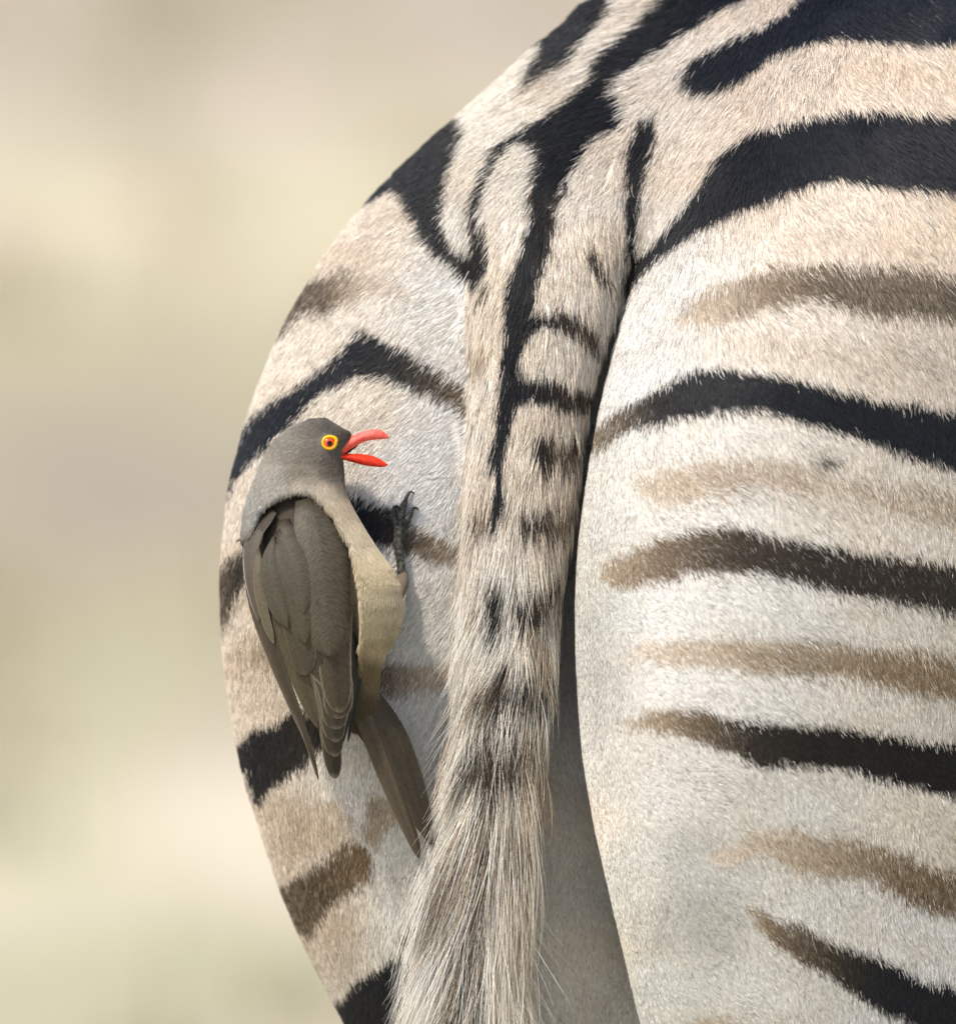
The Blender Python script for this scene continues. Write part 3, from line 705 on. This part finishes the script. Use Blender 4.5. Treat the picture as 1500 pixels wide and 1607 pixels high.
BR = [656, 659, 661, 663, 669, 676, 684, 689, 695, 703, 712, 725, 741, 760, 780, 800, 830, 860, 890, 915, 945, 975, 1000, 1025, 1050, 1080, 1110, 1140, 1170, 1185]
BL_ = [496, 487, 480, 473, 459, 448, 438, 433, 428, 423, 418, 411, 405, 397, 390, 384, 380, 379, 382, 388, 398, 408, 418, 430, 445, 475, 520, 552, 578, 600]
BRT = [508, 515, 520, 524, 533, 544, 556, 555, 549, 543, 537, 539, 540, 541, 546, 555, 572, 591, 613, 626, 632, 631, 622, 607, 598, 594, 606, 626, 636, 612]
b_left, b_right = table(BR, BL_, 5), table(BR, BRT, 5)
b_dep = table([657, 660, 664, 670, 680, 700, 730, 760, 800, 850, 900, 950, 1000, 1050, 1100, 1140, 1185], [.002, .0055, .0085, .0105, .0123, .0138, .0145, .018, .023, .027, .029, .028, .025, .018, .010, .005, .002], 4)
b_cy = table([650, 720, 780, 850, 950, 1050, 1120, 1180], [-.012, -.013, -.017, -.021, -.021, -.015, -.008, -.003], 20)
OPENING = [(405,819),(410,805),(423,792),(443,781),(461,775),(477,773),(490,779),(504,793),(520,811),(533,835),(546,855),(553,878),(558,902),(563,931),(565,967),(564,1000),(561,1040),(554,1095),(546,1150),(500,1190),(440,1100),(370,960),(360,860),(395,840)]

def field_bird(q, carve=True):
    px, py = q_px(q)
    l, r_ = b_left(py), b_right(py)
    a = np.maximum((r_ - l) * 0.5 * PX, 1e-4)
    cx = ((l + r_) * 0.5 - 750) * PX
    b = b_dep(py)
    u = (q[..., 0] - cx) / a; v = (q[..., 1] - b_cy(py)) / b
    d = (np.sqrt(u * u + v * v) - 1) * np.minimum(a, b)
    d = np.maximum(d, np.maximum(657 - py, py - 1183) * PX)
    if carve:
        jx = px; jy = py
        m = inside(OPENING, jx, jy) & (q[..., 1] < b_cy(py) + 0.004)
        d = d + np.where(m, np.interp(py, [770, 800, 1050, 1150], [.0085, .008, .006, .003]), 0)
    return d

bx_ = np.arange(-.116, -.026, .0007); by_ = np.arange(-.054, .014, .0007); bz_ = np.arange(-.119, .050, .0007)
g3 = np.stack(np.meshgrid(bx_, by_, bz_, indexing='ij'), -1)
FB = field_bird(g3).astype(np.float32)
# soften the stair of the opening a little
for ax in range(3):
    FB = (np.roll(FB, 1, ax) + 2 * FB + np.roll(FB, -1, ax)) / 4
BV, BF = surface_nets(FB, bx_, by_, bz_)
del FB, g3
for it in range(2):                                  # relax
    acc = np.zeros_like(BV); cn = np.zeros(len(BV))
    for k in range(4):
        np.add.at(acc, BF[:, k], BV[BF[:, (k + 1) % 4]] + BV[BF[:, (k + 3) % 4]]); np.add.at(cn, BF[:, k], 2)
    BV = 0.5 * BV + 0.5 * acc / cn[:, None]
bfn = np.cross(BV[BF[:, 2]] - BV[BF[:, 0]], BV[BF[:, 3]] - BV[BF[:, 1]])
BN = np.zeros_like(BV)
for k in range(4): np.add.at(BN, BF[:, k], bfn)
BN = unit(BN)
if (bfn * (BV[BF].mean(1) - BV.mean(0))).sum() < 0:
    BF = BF[:, ::-1]; BN = -BN

PLUMAGE = [(500,690,122,118,110),(450,700,134,131,123),(510,664,104,101,94),(545,690,100,95,87),(520,735,96,91,82),(470,735,118,113,102),(430,750,146,144,136),(398,800,146,147,143),(385,850,132,130,122),(470,765,160,154,141),(440,775,150,149,142),(505,770,166,158,142),(530,800,170,160,140),(560,840,184,175,153),(580,890,192,182,153),(605,950,198,187,158),(590,980,188,177,148),(605,1010,170,159,130),(585,1050,112,100,74),(570,1100,84,76,60),(600,1130,78,70,56),(545,760,120,112,98),(540,730,92,86,78)]  # lit nape and mantle, shaded throat put into the colours
def plume_col(px, py):
    t = np.array([(a, b, *lin((r_, g, c))) for a, b, r_, g, c in PLUMAGE])
    return idw(px, py, t, 1.8, 120) * np.array([1.05, 1.0, 0.97])
bvx, bvy = q_px(BV)
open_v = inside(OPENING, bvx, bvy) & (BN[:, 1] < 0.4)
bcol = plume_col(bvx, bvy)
bcol[open_v] = lin((78, 70, 60))  # darker brown in the wing hollow adds to its shade
bo = q_at(560, 1000, -0.01)
BORG = to_world(bo)
bird = empty('bird', tuple(BORG))
tag(bird, 'grey-brown bird with open red beak and yellow-ringed eye clinging to the zebra', 'bird')
def bmesh_q(name, Vq, Fq, mat, parent=bird, cols=None, smooth=True):
    o = mesh_np(name, to_world(np.asarray(Vq)) - BORG, Fq, mat, parent, smooth, cols)
    return o
plume_m = material('plumage_down', 0.85, 0.12, attr='pigment')
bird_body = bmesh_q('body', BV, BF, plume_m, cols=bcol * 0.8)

# fine body plumage
FLOW_B = [(545,690,-1,.1),(510,665,-.95,.3),(500,695,-.9,.45),(520,735,-.7,.7),(450,700,-.7,.7),(430,740,-.4,.9),(400,790,-.2,1),(385,850,0,1),(450,770,-.25,.95),(480,760,-.1,1),(510,770,.3,.95),(530,800,.45,.9),(560,850,.5,.86),(590,900,.3,.95),(550,880,-.05,1),(562,940,-.2,1),(563,1000,-.2,1),(538,840,.1,1),(605,950,0,1),(600,1010,-.2,1),(585,1060,0,1),(580,1110,.35,.93),(610,1140,.5,.86)]
btri = np.concatenate([BF[:, [0, 1, 2]], BF[:, [0, 2, 3]]])
bc = BV[btri].mean(1); bcx, bcy = q_px(bc)
ba = 0.5 * np.linalg.norm(np.cross(BV[btri[:, 1]] - BV[btri[:, 0]], BV[btri[:, 2]] - BV[btri[:, 0]]), axis=1)
bnv = unit(BN[btri].mean(1))[:, 1]
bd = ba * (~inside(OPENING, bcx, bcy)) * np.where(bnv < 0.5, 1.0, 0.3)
def broots(n):
    cdf = np.cumsum(bd); cdf /= cdf[-1]
    t = np.searchsorted(cdf, RNG.random(n))
    a, b = RNG.random(n), RNG.random(n); f = a + b > 1
    a[f], b[f] = 1 - a[f], 1 - b[f]
    w = np.stack([1 - a - b, a, b], 1)
    return (BV[btri[t]] * w[..., None]).sum(1), unit((BN[btri[t]] * w[..., None]).sum(1))
Q0, M0 = broots(85000)
qx, qy = q_px(Q0)
fl2 = idw(qx, qy, FLOW_B, 1.5, 200)
fl2 = np.stack([fl2[:, 0], 0 * fl2[:, 0], -fl2[:, 1]], 1)
ll = np.interp(qy, [660, 740, 790, 900, 1100], [2.0, 2.6, 3.6, 4.2, 4.5]) * 0.001 * RNG.uniform(0.6, 1.2, len(qy))
ll *= np.where(np.hypot(qx - 517, qy - 695) < 17, 0.35, 1)
PB = grow(Q0, M0, fl2, ll, np.full(len(qy), 0.16) * RNG.uniform(0.3, 1.5, len(qy)), 4, noise=0.10)
ring = np.hypot(qx - 517, qy - 695) > 12.5
cb = plume_col(qx, qy) * np.exp(RNG.normal(0, 0.10, len(qx)))[:, None]
cb *= (0.86 + 0.28 * fbm(qx / 12.0, qy / 20.0, 91, 3))[:, None]
rb = (RNG.uniform(.07, .11, len(qx)) * 0.001)[:, None] * np.array([1, .95, .8, .3])
pm = material('plumage_fine', 0.7, 0.15, attr='pigment')
tag(hair_obj('plumage', to_world(PB[ring]) - BORG, rb[ring], cb[ring], pm, bird), 'soft grey and buff body feathers', kind='stuff')

# feathers ----------------------------------------------------------
W_L = table([770, 780, 800, 830, 860, 900, 950, 1000, 1050, 1100, 1150, 1200, 1230], [440, 432, 410, 394, 384, 381, 392, 412, 434, 455, 477, 495, 503], 0)
W_R = table([770, 780, 800, 830, 860, 900, 950, 1000, 1050, 1100, 1150, 1200, 1230], [500, 505, 518, 536, 551, 561, 566, 567, 566, 562, 553, 542, 536], 0)
W_Y = table([770, 800, 830, 900, 1000, 1100, 1200, 1250], [-.0300, -.0365, -.0405, -.0445, -.041, -.033, -.022, -.017], 20)
W_B = table([770, 900, 1000, 1100, 1230], [.013, .017, .015, .009, .004], 0)
def wing_depth(px, py):
    l, r_ = W_L(py), W_R(py)
    u = np.clip((px - (l + r_) / 2) / ((r_ - l) / 2), -.985, .985)
    return W_Y(py) + W_B(py) * (1 - np.sqrt(1 - u * u))
def tail_depth(px, py):
    return np.interp(py, [1090, 1200, 1350], [-.0155, -.0105, -.0065]) + np.abs(px - np.interp(py, [1100, 1345], [585, 662])) * 4e-5

fm = bpy.data.materials.new('flight_feather')
fm.use_nodes = True
fnt = fm.node_tree
fbs = fnt.nodes['Principled BSDF']
fbs.inputs['Roughness'].default_value = 0.55
fbs.inputs['Specular IOR Level'].default_value = 0.3
fat = fnt.nodes.new('ShaderNodeAttribute'); fat.attribute_name = 'pigment'
fuv = fnt.nodes.new('ShaderNodeUVMap'); fuv.uv_map = 'vane'
fmp = fnt.nodes.new('ShaderNodeMapping'); fmp.inputs['Scale'].default_value = (9, 70, 1)
fns = fnt.nodes.new('ShaderNodeTexNoise'); fns.inputs['Scale'].default_value = 1.0; fns.inputs['Detail'].default_value = 3
fmr = fnt.nodes.new('ShaderNodeMapRange'); fmr.inputs[1].default_value = 0.32; fmr.inputs[2].default_value = 0.68; fmr.inputs[3].default_value = 0.68; fmr.inputs[4].default_value = 1.32
fvm = fnt.nodes.new('ShaderNodeVectorMath'); fvm.operation = 'SCALE'
fbu = fnt.nodes.new('ShaderNodeBump'); fbu.inputs['Strength'].default_value = 0.6; fbu.inputs['Distance'].default_value = 0.0006
fnt.links.new(fuv.outputs[0], fmp.inputs[0]); fnt.links.new(fmp.outputs[0], fns.inputs['Vector'])
fnt.links.new(fns.outputs['Fac'], fmr.inputs[0]); fnt.links.new(fat.outputs['Color'], fvm.inputs[0])
fnt.links.new(fmr.outputs[0], fvm.inputs['Scale']); fnt.links.new(fvm.outputs[0], fbs.inputs['Base Color'])
fnt.links.new(fns.outputs['Fac'], fbu.inputs['Height']); fnt.links.new(fbu.outputs[0], fbs.inputs['Normal'])

def spline(pts, n):
    pts = np.asarray(pts, float)
    s = np.concatenate([[0], np.cumsum(np.linalg.norm(np.diff(pts[:, :2], axis=0), axis=1))]); s /= s[-1]
    t = np.linspace(0, 1, n)
    m = np.gradient(pts, s, axis=0)
    i = np.clip(np.searchsorted(s, t, 'right') - 1, 0, len(s) - 2)
    h = (s[i + 1] - s[i])[:, None]; u = ((t - s[i]) / (s[i + 1] - s[i]))[:, None]
    return (2 * u**3 - 3 * u**2 + 1) * pts[i] + (u**3 - 2 * u**2 + u) * h * m[i] + (-2 * u**3 + 3 * u**2) * pts[i + 1] + (u**3 - u**2) * h * m[i + 1]

def feather(name, path, half, depth, layer, col, edge, parent, camber=0.0008, edge_side=0, tip_pow=0.5, n=26, lift_tip=0.0):
    soft = name in ('covert_feather', 'scapular_feather')
    """a vane along path (photograph px), half widths along it; layer: millimetres towards the viewer"""
    C = spline(path, n)
    t = np.sin(np.linspace(0, 1, n) * math.pi / 2) ** 0.9
    C = np.stack([np.interp(t, np.linspace(0, 1, n), C[:, 0]), np.interp(t, np.linspace(0, 1, n), C[:, 1])], 1)
    hw = np.interp(t, np.linspace(0, 1, len(half)), half)
    tipz = np.clip((1 - t) / 0.16, 0, 1)
    hw = hw * np.sqrt(np.clip(1 - (1 - tipz) ** 2, 0, 1)) ** (tip_pow * 2) + 0.15
    T = np.gradient(C, axis=0); T /= np.linalg.norm(T, axis=1, keepdims=True)
    Nn = np.stack([-T[:, 1], T[:, 0]], 1)
    cr = np.array([-1, -.93, -.82, -.5, -.04, .04, .5, .82, .93, 1])
    m = len(cr)
    px = C[:, None, 0] + Nn[:, None, 0] * hw[:, None] * cr; py = C[:, None, 1] + Nn[:, None, 1] * hw[:, None] * cr
    # barbs leave the edge slightly uneven
    yd = depth(px, py) - layer * 0.001 - camber * (1 - cr[None, :] ** 2) - lift_tip * t[:, None] ** 3 + 0.0012 * (1 - np.clip(t / 0.25, 0, 1))[:, None]
    yd = yd - (0 if soft else 0.0002) * (np.abs(cr) < 0.05)[None, :]
    top = q_at(px, py, yd).reshape(-1, 3); bot = q_at(px, py, yd + 0.00035).reshape(-1, 3)
    V = np.concatenate([top, bot]); K = n * m
    I = np.arange(K).reshape(n, m)
    q1 = np.stack([I[:-1, :-1], I[1:, :-1], I[1:, 1:], I[:-1, 1:]], -1).reshape(-1, 4)
    rim = np.concatenate([I[:, 0], I[-1, 1:], I[-2::-1, -1], I[0, -2:0:-1]])
    rn = np.roll(rim, -1)
    Fq = np.concatenate([q1, q1[:, ::-1] + K, np.stack([rim, rn, rn + K, rim + K], 1)])
    base = lin(col) * 0.80 * np.array([1.02, .98, .90]); ed = lin(edge) * 0.85 * np.array([1.02, .98, .92])
    e = np.clip((np.abs(cr) - 0.86) / 0.10, 0, 1)[None, :].repeat(n, 0)
    if edge_side: e = e * (np.sign(cr) == edge_side)[None, :]
    e = np.maximum(e * np.clip((t - 0.25) / 0.2, 0, 1)[:, None], np.clip((t - 0.965) / 0.03, 0, 1)[:, None] * (0 if edge_side else 1))
    sh = (np.abs(cr) < 0.05)[None, :] * (0.0 if soft else 0.25)
    c = base * (1 - e[..., None]) + ed * e[..., None]
    c = c * (1 - sh[..., None])
    c = np.concatenate([c.reshape(-1, 3)] * 2)
    o = bmesh_q(name, V, Fq, fm, parent, cols=c)
    uv = o.data.uv_layers.new(name='vane')
    uu = np.broadcast_to(cr * 0.5, (n, m)).ravel(); vv = (t[:, None] * 1.0 + np.abs(cr)[None, :] * -0.12).ravel()
    U = np.concatenate([np.stack([uu, vv], 1)] * 2)
    li = np.empty(len(o.data.loops), np.int32); o.data.loops.foreach_get('vertex_index', li)
    uv.data.foreach_set('uv', U[li].astype(np.float32).ravel())
    return o

def part(name):
    o = empty(name); o.parent = bird
    return o
G1, G2, G3 = (82, 76, 66), (74, 68, 57), (64, 58, 48)
PAL = (132, 122, 106)
wing = part('wing'); wing['label'] = 'folded grey-brown wing covering the back'
for (tipx, tipy, w, lay, c) in [(526, 1222, 15, 0.2, (54, 50, 43)), (526, 1188, 18, 0.8, (62, 57, 49)), (527, 1165, 20, 1.3, (66, 61, 52)), (528, 1145, 22, 1.8, (70, 64, 55)), (531, 1128, 24, 2.3, (72, 66, 56))]:
    feather('primary_feather', [(497, 960), (508, 1040), (tipx - 8, tipy - 70), (tipx, tipy)], [16, 22, w + 6, w + 3, w, w * .95], wing_depth, lay, c, PAL, wing)
for (dx, lay, c) in [(3, 0.0, (36, 36, 36)), (-4, 0.7, (48, 47, 43))]:
    feather('primary_feather', [(551 + dx, 880), (560 + dx, 940), (562 + dx, 1010), (557 + dx, 1085), (543 + dx, 1165)], [5, 7, 8, 7, 5, 2.5], wing_depth, lay, c, (88, 84, 72), wing, edge_side=-1)
feather('tertial_feather', [(438, 900), (452, 990), (474, 1065), (499, 1142)], [14, 20, 22, 20, 14, 7], wing_depth, 0.6, (88, 80, 65), (104, 95, 78), wing)
feather('secondary_feather', [(505, 850), (520, 960), (526, 1050), (533, 1119)], [30, 40, 37, 31, 27, 24, 20], wing_depth, 2.9, (78, 71, 58), PAL, wing)
feather('covert_feather', [(450, 850), (463, 930), (472, 1000), (479, 1060)], [24, 31, 32, 28, 22, 18], wing_depth, 3.4, (76, 70, 57), (96, 88, 73), wing)
feather('covert_feather', [(486, 781), (504, 855), (512, 940), (518, 1030)], [24, 40, 45, 45, 38, 26], wing_depth, 3.7, (86, 80, 68), (90, 84, 72), wing, camber=0.0025)
feather('covert_feather', [(447, 815), (455, 880), (470, 950), (480, 1010)], [8, 22, 28, 28, 22, 12], wing_depth, 3.9, (82, 76, 65), (90, 84, 72), wing, camber=0.002)
feather('scapular_feather', [(436, 832), (458, 868), (472, 915), (478, 962)], [4, 17, 24, 24, 19, 10], wing_depth, 4.5, (84, 79, 69), (98, 92, 80), wing, camber=0.002)
feather('scapular_feather', [(431, 842), (424, 885), (432, 935), (452, 985)], [3, 12, 18, 18, 14, 7], wing_depth, 4.4, (84, 80, 69), (98, 93, 81), wing, camber=0.002)
feather('scapular_feather', [(433, 850), (440, 885), (453, 915), (468, 940)], [2, 7, 9, 9, 7, 3], wing_depth, 5.0, (88, 84, 73), (108, 103, 91), wing)
wing2 = part('wing'); wing2['label'] = 'edge of the far folded wing'
feather('primary_feather', [(388, 870), (402, 950), (425, 1020), (457, 1100), (482, 1160), (500, 1224)], [8, 11, 11, 10, 8, 5, 3.5], wing_depth, 0.2, (88, 79, 68), (168, 160, 146), wing2, edge_side=1)
feather('primary_feather', [(402, 900), (420, 985), (447, 1065), (470, 1125), (493, 1200)], [6, 9, 9, 7, 5, 3], wing_depth, 0.9, (76, 68, 57), (142, 134, 120), wing2, edge_side=1)
feather('covert_feather', [(410, 812), (396, 850), (394, 905), (407, 975)], [8, 12, 12, 10, 7, 4], wing_depth, 1.8, (92, 85, 77), (190, 188, 182), wing2, edge_side=1)
feather('covert_feather', [(404, 860), (406, 920), (418, 975), (430, 1010)], [4, 8, 8, 7, 4], wing_depth, 2.4, (108, 100, 86), (150, 143, 128), wing2)
feather('covert_feather', [(428, 800), (416, 815), (405, 832), (402, 862)], [8, 11, 10, 9, 5], wing_depth, 0.9, (70, 64, 57), (112, 106, 96), wing2)
btail = part('tail')
for (path, half, lay, c, e, es) in [  # lit left side and shaded right side put into the feather colours
    ([(574, 1085), (612, 1150), (648, 1230), (677, 1326)], [16, 22, 24, 21, 17, 13, 9], 0.0, (56, 50, 40), (70, 63, 50), 0),
    ([(572, 1085), (606, 1160), (638, 1240), (672, 1318)], [16, 21, 20, 17, 12, 8], 0.7, (60, 53, 42), (78, 70, 56), 0),
    ([(566, 1085), (596, 1165), (625, 1245), (659, 1340)], [18, 20, 15, 12, 10, 8, 6], 1.3, (64, 56, 45), (104, 92, 74), -1),
    ([(560, 1090), (585, 1160), (615, 1240), (658, 1347)], [14, 16, 14, 13, 11, 8, 6], 1.9, (82, 72, 59), (96, 86, 70), 1)]:
    feather('tail_feather', path, half, tail_depth, lay, c, e, btail, edge_side=es)

# beak --------------------------------------------------------------
def loft(name, top, bot, dep, yc, mat, parent, n=22, ring=14, cols=None):
    T, B = spline(top, n), spline(bot, n)
    d = np.interp(np.linspace(0, 1, n), np.linspace(0, 1, len(dep)), dep) * 0.001
    a = np.linspace(0, 2 * math.pi, ring, endpoint=False)
    c = (T + B) / 2; hv = (T - B) / 2
    px = c[:, None, 0] + hv[:, None, 0] * np.cos(a); py = c[:, None, 1] + hv[:, None, 1] * np.cos(a)
    V = q_at(px, py, yc + d[:, None] * np.sin(a)).reshape(-1, 3)
    I = np.arange(n * ring).reshape(n, ring); J = np.roll(I, -1, 1)
    Fq = np.stack([I[:-1], J[:-1], J[1:], I[1:]], -1).reshape(-1, 4)
    V = np.concatenate([V, V[:ring].mean(0)[None], V[-ring:].mean(0)[None]])
    caps = [[J[0, k], I[0, k], n * ring, n * ring] for k in range(ring)] + [[I[-1, k], J[-1, k], n * ring + 1, n * ring + 1] for k in range(ring)]
    me = bpy.data.meshes.new(name)
    me.from_pydata([tuple(v) for v in to_world(V) - BORG], [], [tuple(f) for f in Fq] + [tuple(f[:3]) for f in caps])
    for p in me.polygons: p.use_smooth = True
    me.materials.append(mat)
    o = bpy.data.objects.new(name, me); COL.objects.link(o); o.parent = parent
    return o
def beak_mat(name, c1, c2):
    m = material(name, 0.52, 0.35)
    t = m.node_tree; b = t.nodes['Principled BSDF']
    nz = t.nodes.new('ShaderNodeTexNoise'); nz.inputs['Scale'].default_value = 420; nz.inputs['Detail'].default_value = 4
    co = t.nodes.new('ShaderNodeTexCoord'); rp = t.nodes.new('ShaderNodeValToRGB')
    rp.color_ramp.elements[0].position = 0.35; rp.color_ramp.elements[0].color = (*lin(c1), 1)
    rp.color_ramp.elements[1].position = 0.65; rp.color_ramp.elements[1].color = (*lin(c2), 1)
    t.links.new(co.outputs['Object'], nz.inputs['Vector']); t.links.new(nz.outputs['Fac'], rp.inputs[0]); t.links.new(rp.outputs[0], b.inputs['Base Color'])
    b.inputs['Subsurface Weight'].default_value = 0.15; b.inputs['Subsurface Radius'].default_value = (0.004, 0.001, 0.0006)
    return m
HY = -0.0135
beak = part('beak'); beak['label'] = 'open coral red beak'
loft('upper_mandible', [(530, 690), (540, 688), (548, 685.5), (556, 682.5), (565, 679), (575, 676), (585, 674), (595, 674.5), (603, 678), (608, 682.5), (611, 686.5)], [(530, 717), (540, 713), (548, 706.5), (556, 701.5), (565, 696.5), (575, 692.5), (585, 690.5), (595, 689.5), (603, 689), (608, 688.5), (611, 687.2)], [5, 4.8, 4.4, 3.8, 3.0, 2.2, 0.7], HY, beak_mat('beak_coral', (224, 80, 70), (238, 116, 102)), beak)  # paler coral upper half paints in the overhead sun
loft('lower_mandible', [(526, 712), (540, 712), (555, 712), (573, 713), (588, 716.5), (600, 722.5), (609, 729)], [(526, 722), (540, 722), (555, 726), (573, 730.5), (588, 732.5), (600, 733), (609, 730)], [4.6, 4.4, 3.8, 3.2, 2.6, 1.8, 0.6], HY, beak_mat('beak_red', (212, 44, 18), (228, 62, 26)), beak)
loft('mouth_lining', [(530, 709), (540, 708), (550, 704), (562, 697)], [(530, 716), (540, 715), (550, 709), (562, 700)], [2.6, 2.4, 1.6, 0.5], HY + 0.0022, material('mouth_dark', 0.5, 0.3, lin((58, 18, 16))), beak)

# eye ---------------------------------------------------------------
def head_front(px, py):
    l, r_ = b_left(py), b_right(py)
    u = np.clip((px - (l + r_) / 2) / ((r_ - l) / 2), -.98, .98)
    return b_cy(py) - b_dep(py) * np.sqrt(1 - u * u)
def dome(name, cx, cy, outline, inner, rise, base, mat, parent, n=40, m=6):
    """a shallow dome (or ring, when inner > 0) lying on the side of the head"""
    a = np.linspace(0, 2 * math.pi, n, endpoint=False)
    R = outline(a)
    s = np.linspace(1, inner, m)
    px = cx + (R * np.cos(a))[None] * s[:, None]; py = cy + (R * np.sin(a))[None] * s[:, None]
    if inner > 0:
        h = rise * np.sin(np.linspace(0, math.pi, m)) ** 0.6
    else:
        h = rise * np.sqrt(1 - s ** 2)
    y0 = head_front(np.array(cx), np.array(cy))
    yy_ = head_front(px, py) * 0.5 + y0 * 0.5 - base * 0.001 - h[:, None] * 0.001
    V = q_at(px, py, yy_).reshape(-1, 3)
    I = np.arange(n * m).reshape(m, n); J = np.roll(I, -1, 1)
    return bmesh_q(name, V, np.stack([I[:-1], J[:-1], J[1:], I[1:]], -1).reshape(-1, 4), mat, parent)
eye = part('eye')
lid_r = lambda a: 12.4 + 1.9 * np.exp(-((a - 5.75) / 0.5) ** 2) + 0.5 * np.cos(2 * a)
dome('eye_ring', 517, 694.6, lid_r, 0.60, 0.7, 0.15, material('eye_ring_yellow', 0.45, 0.4, lin((242, 182, 16))), eye)
def gloss(name, c):
    m = material(name, 0.25, 0.5, lin(c)); m.node_tree.nodes['Principled BSDF'].inputs['Coat Weight'].default_value = 0.4; m.node_tree.nodes['Principled BSDF'].inputs['Coat Roughness'].default_value = 0.04
    return m
dome('iris', 516.8, 695.6, lambda a: 8.6 + 0 * a, 0.0, 0.75, 0.15, gloss('iris_orange', (222, 70, 14)), eye)
dome('pupil', 517.3, 695.8, lambda a: 4.1 + 0 * a, 0.0, 0.25, 0.85, material('pupil_black', 0.12, 0.4, lin((8, 6, 6))), eye)

# legs --------------------------------------------------------------
def limb(name, pts, rad, mat, parent, n=26, ring=10, lift=2.2, scute=0.0):
    C = spline(pts, n)
    r_ = np.interp(np.linspace(0, 1, n), np.linspace(0, 1, len(rad)), rad) * PX
    if scute: r_ = r_ * (1 + scute * (np.arange(n) % 3 == 0))
    T = np.gradient(C, axis=0); T /= np.linalg.norm(T, axis=1, keepdims=True)
    a = np.linspace(0, 2 * math.pi, ring, endpoint=False)
    hz = np.array([haunch_depth(x, y) for x, y in C]); hz = np.convolve(np.pad(hz, 2, mode='edge'), np.ones(5) / 5, 'valid')
    lf = np.interp(np.linspace(0, 1, n), np.linspace(0, 1, len(lift)), lift) if np.ndim(lift) else np.full(n, lift)
    c3 = q_at(C[:, 0], C[:, 1], hz - lf * 0.001 - r_)
    sx = np.stack([-T[:, 1], 0 * T[:, 0], -T[:, 0]], 1)
    V = c3[:, None] + r_[:, None, None] * (np.cos(a)[None, :, None] * sx[:, None] + np.sin(a)[None, :, None] * np.array([0, 1.0, 0]))
    V = np.concatenate([V.reshape(-1, 3), c3[:1], c3[-1:]])
    I = np.arange(n * ring).reshape(n, ring); J = np.roll(I, -1, 1)
    Fq = [tuple(f) for f in np.stack([I[:-1], J[:-1], J[1:], I[1:]], -1).reshape(-1, 4)]
    Fq += [(J[0, k], I[0, k], n * ring) for k in range(ring)] + [(I[-1, k], J[-1, k], n * ring + 1) for k in range(ring)]
    me = bpy.data.meshes.new(name)
    me.from_pydata([tuple(v) for v in to_world(V) - BORG], [], [tuple(int(i) for i in f) for f in Fq])
    for p in me.polygons: p.use_smooth = True
    me.materials.append(mat)
    o = bpy.data.objects.new(name, me); COL.objects.link(o); o.parent = parent
    return o
sm_ = material('scaly_skin', 0.6, 0.3)
st_ = sm_.node_tree; vo = st_.nodes.new('ShaderNodeTexVoronoi'); vo.inputs['Scale'].default_value = 480
cc_ = st_.nodes.new('ShaderNodeTexCoord'); rr_ = st_.nodes.new('ShaderNodeValToRGB'); bb_ = st_.nodes.new('ShaderNodeBump')
rr_.color_ramp.elements[0].color = (*lin((88, 88, 80)), 1); rr_.color_ramp.elements[1].color = (*lin((46, 44, 40)), 1); rr_.color_ramp.elements[1].position = 0.7
bb_.inputs['Strength'].default_value = 0.6; bb_.inputs['Distance'].default_value = 0.0006; bb_.invert = True
st_.links.new(cc_.outputs['Object'], vo.inputs['Vector']); st_.links.new(vo.outputs['Distance'], rr_.inputs[0])
st_.links.new(rr_.outputs[0], st_.nodes['Principled BSDF'].inputs['Base Color']); st_.links.new(vo.outputs['Distance'], bb_.inputs['Height']); st_.links.new(bb_.outputs[0], st_.nodes['Principled BSDF'].inputs['Normal'])
claw_m = material('claw_horn', 0.35, 0.5, lin((48, 36, 30)))
leg = part('leg')
limb('thigh', [(612, 948), (626, 925), (632, 908), (630, 893)], [12, 13, 11, 6], material('thigh_down', 0.9, 0.1, lin((112, 100, 88))), leg, lift=[10, 7, 5, 4])
limb('tarsus', [(631, 905), (629, 885), (626, 860), (625, 836), (626, 826)], [7, 6.5, 7, 7.5, 7], sm_, leg, scute=0.08, lift=[5, 4, 3.5, 3, 3])
for toe, claw in [([(626, 832), (628, 815), (631, 800), (637, 786)], [(636, 788), (640, 777), (645, 771.5), (651, 775)]),
                  ([(624, 836), (620, 822), (617, 809), (619, 799)], [(618, 801), (620, 795), (624, 795.5), (627, 800)]),
                  ([(628, 846), (634, 828), (640, 813), (645, 805)], [(644, 806), (648, 799), (653, 797), (658, 802)])]:
    t_ = limb('toe', toe, [6.2, 6.6, 5.4, 5.8, 4.2], sm_, leg, scute=0.10, lift=1.5)
    limb('claw', claw, [3.6, 3.0, 2.0, 0.5], claw_m, leg, lift=[2.2, 2.4, 1.8, 0.2], n=12)
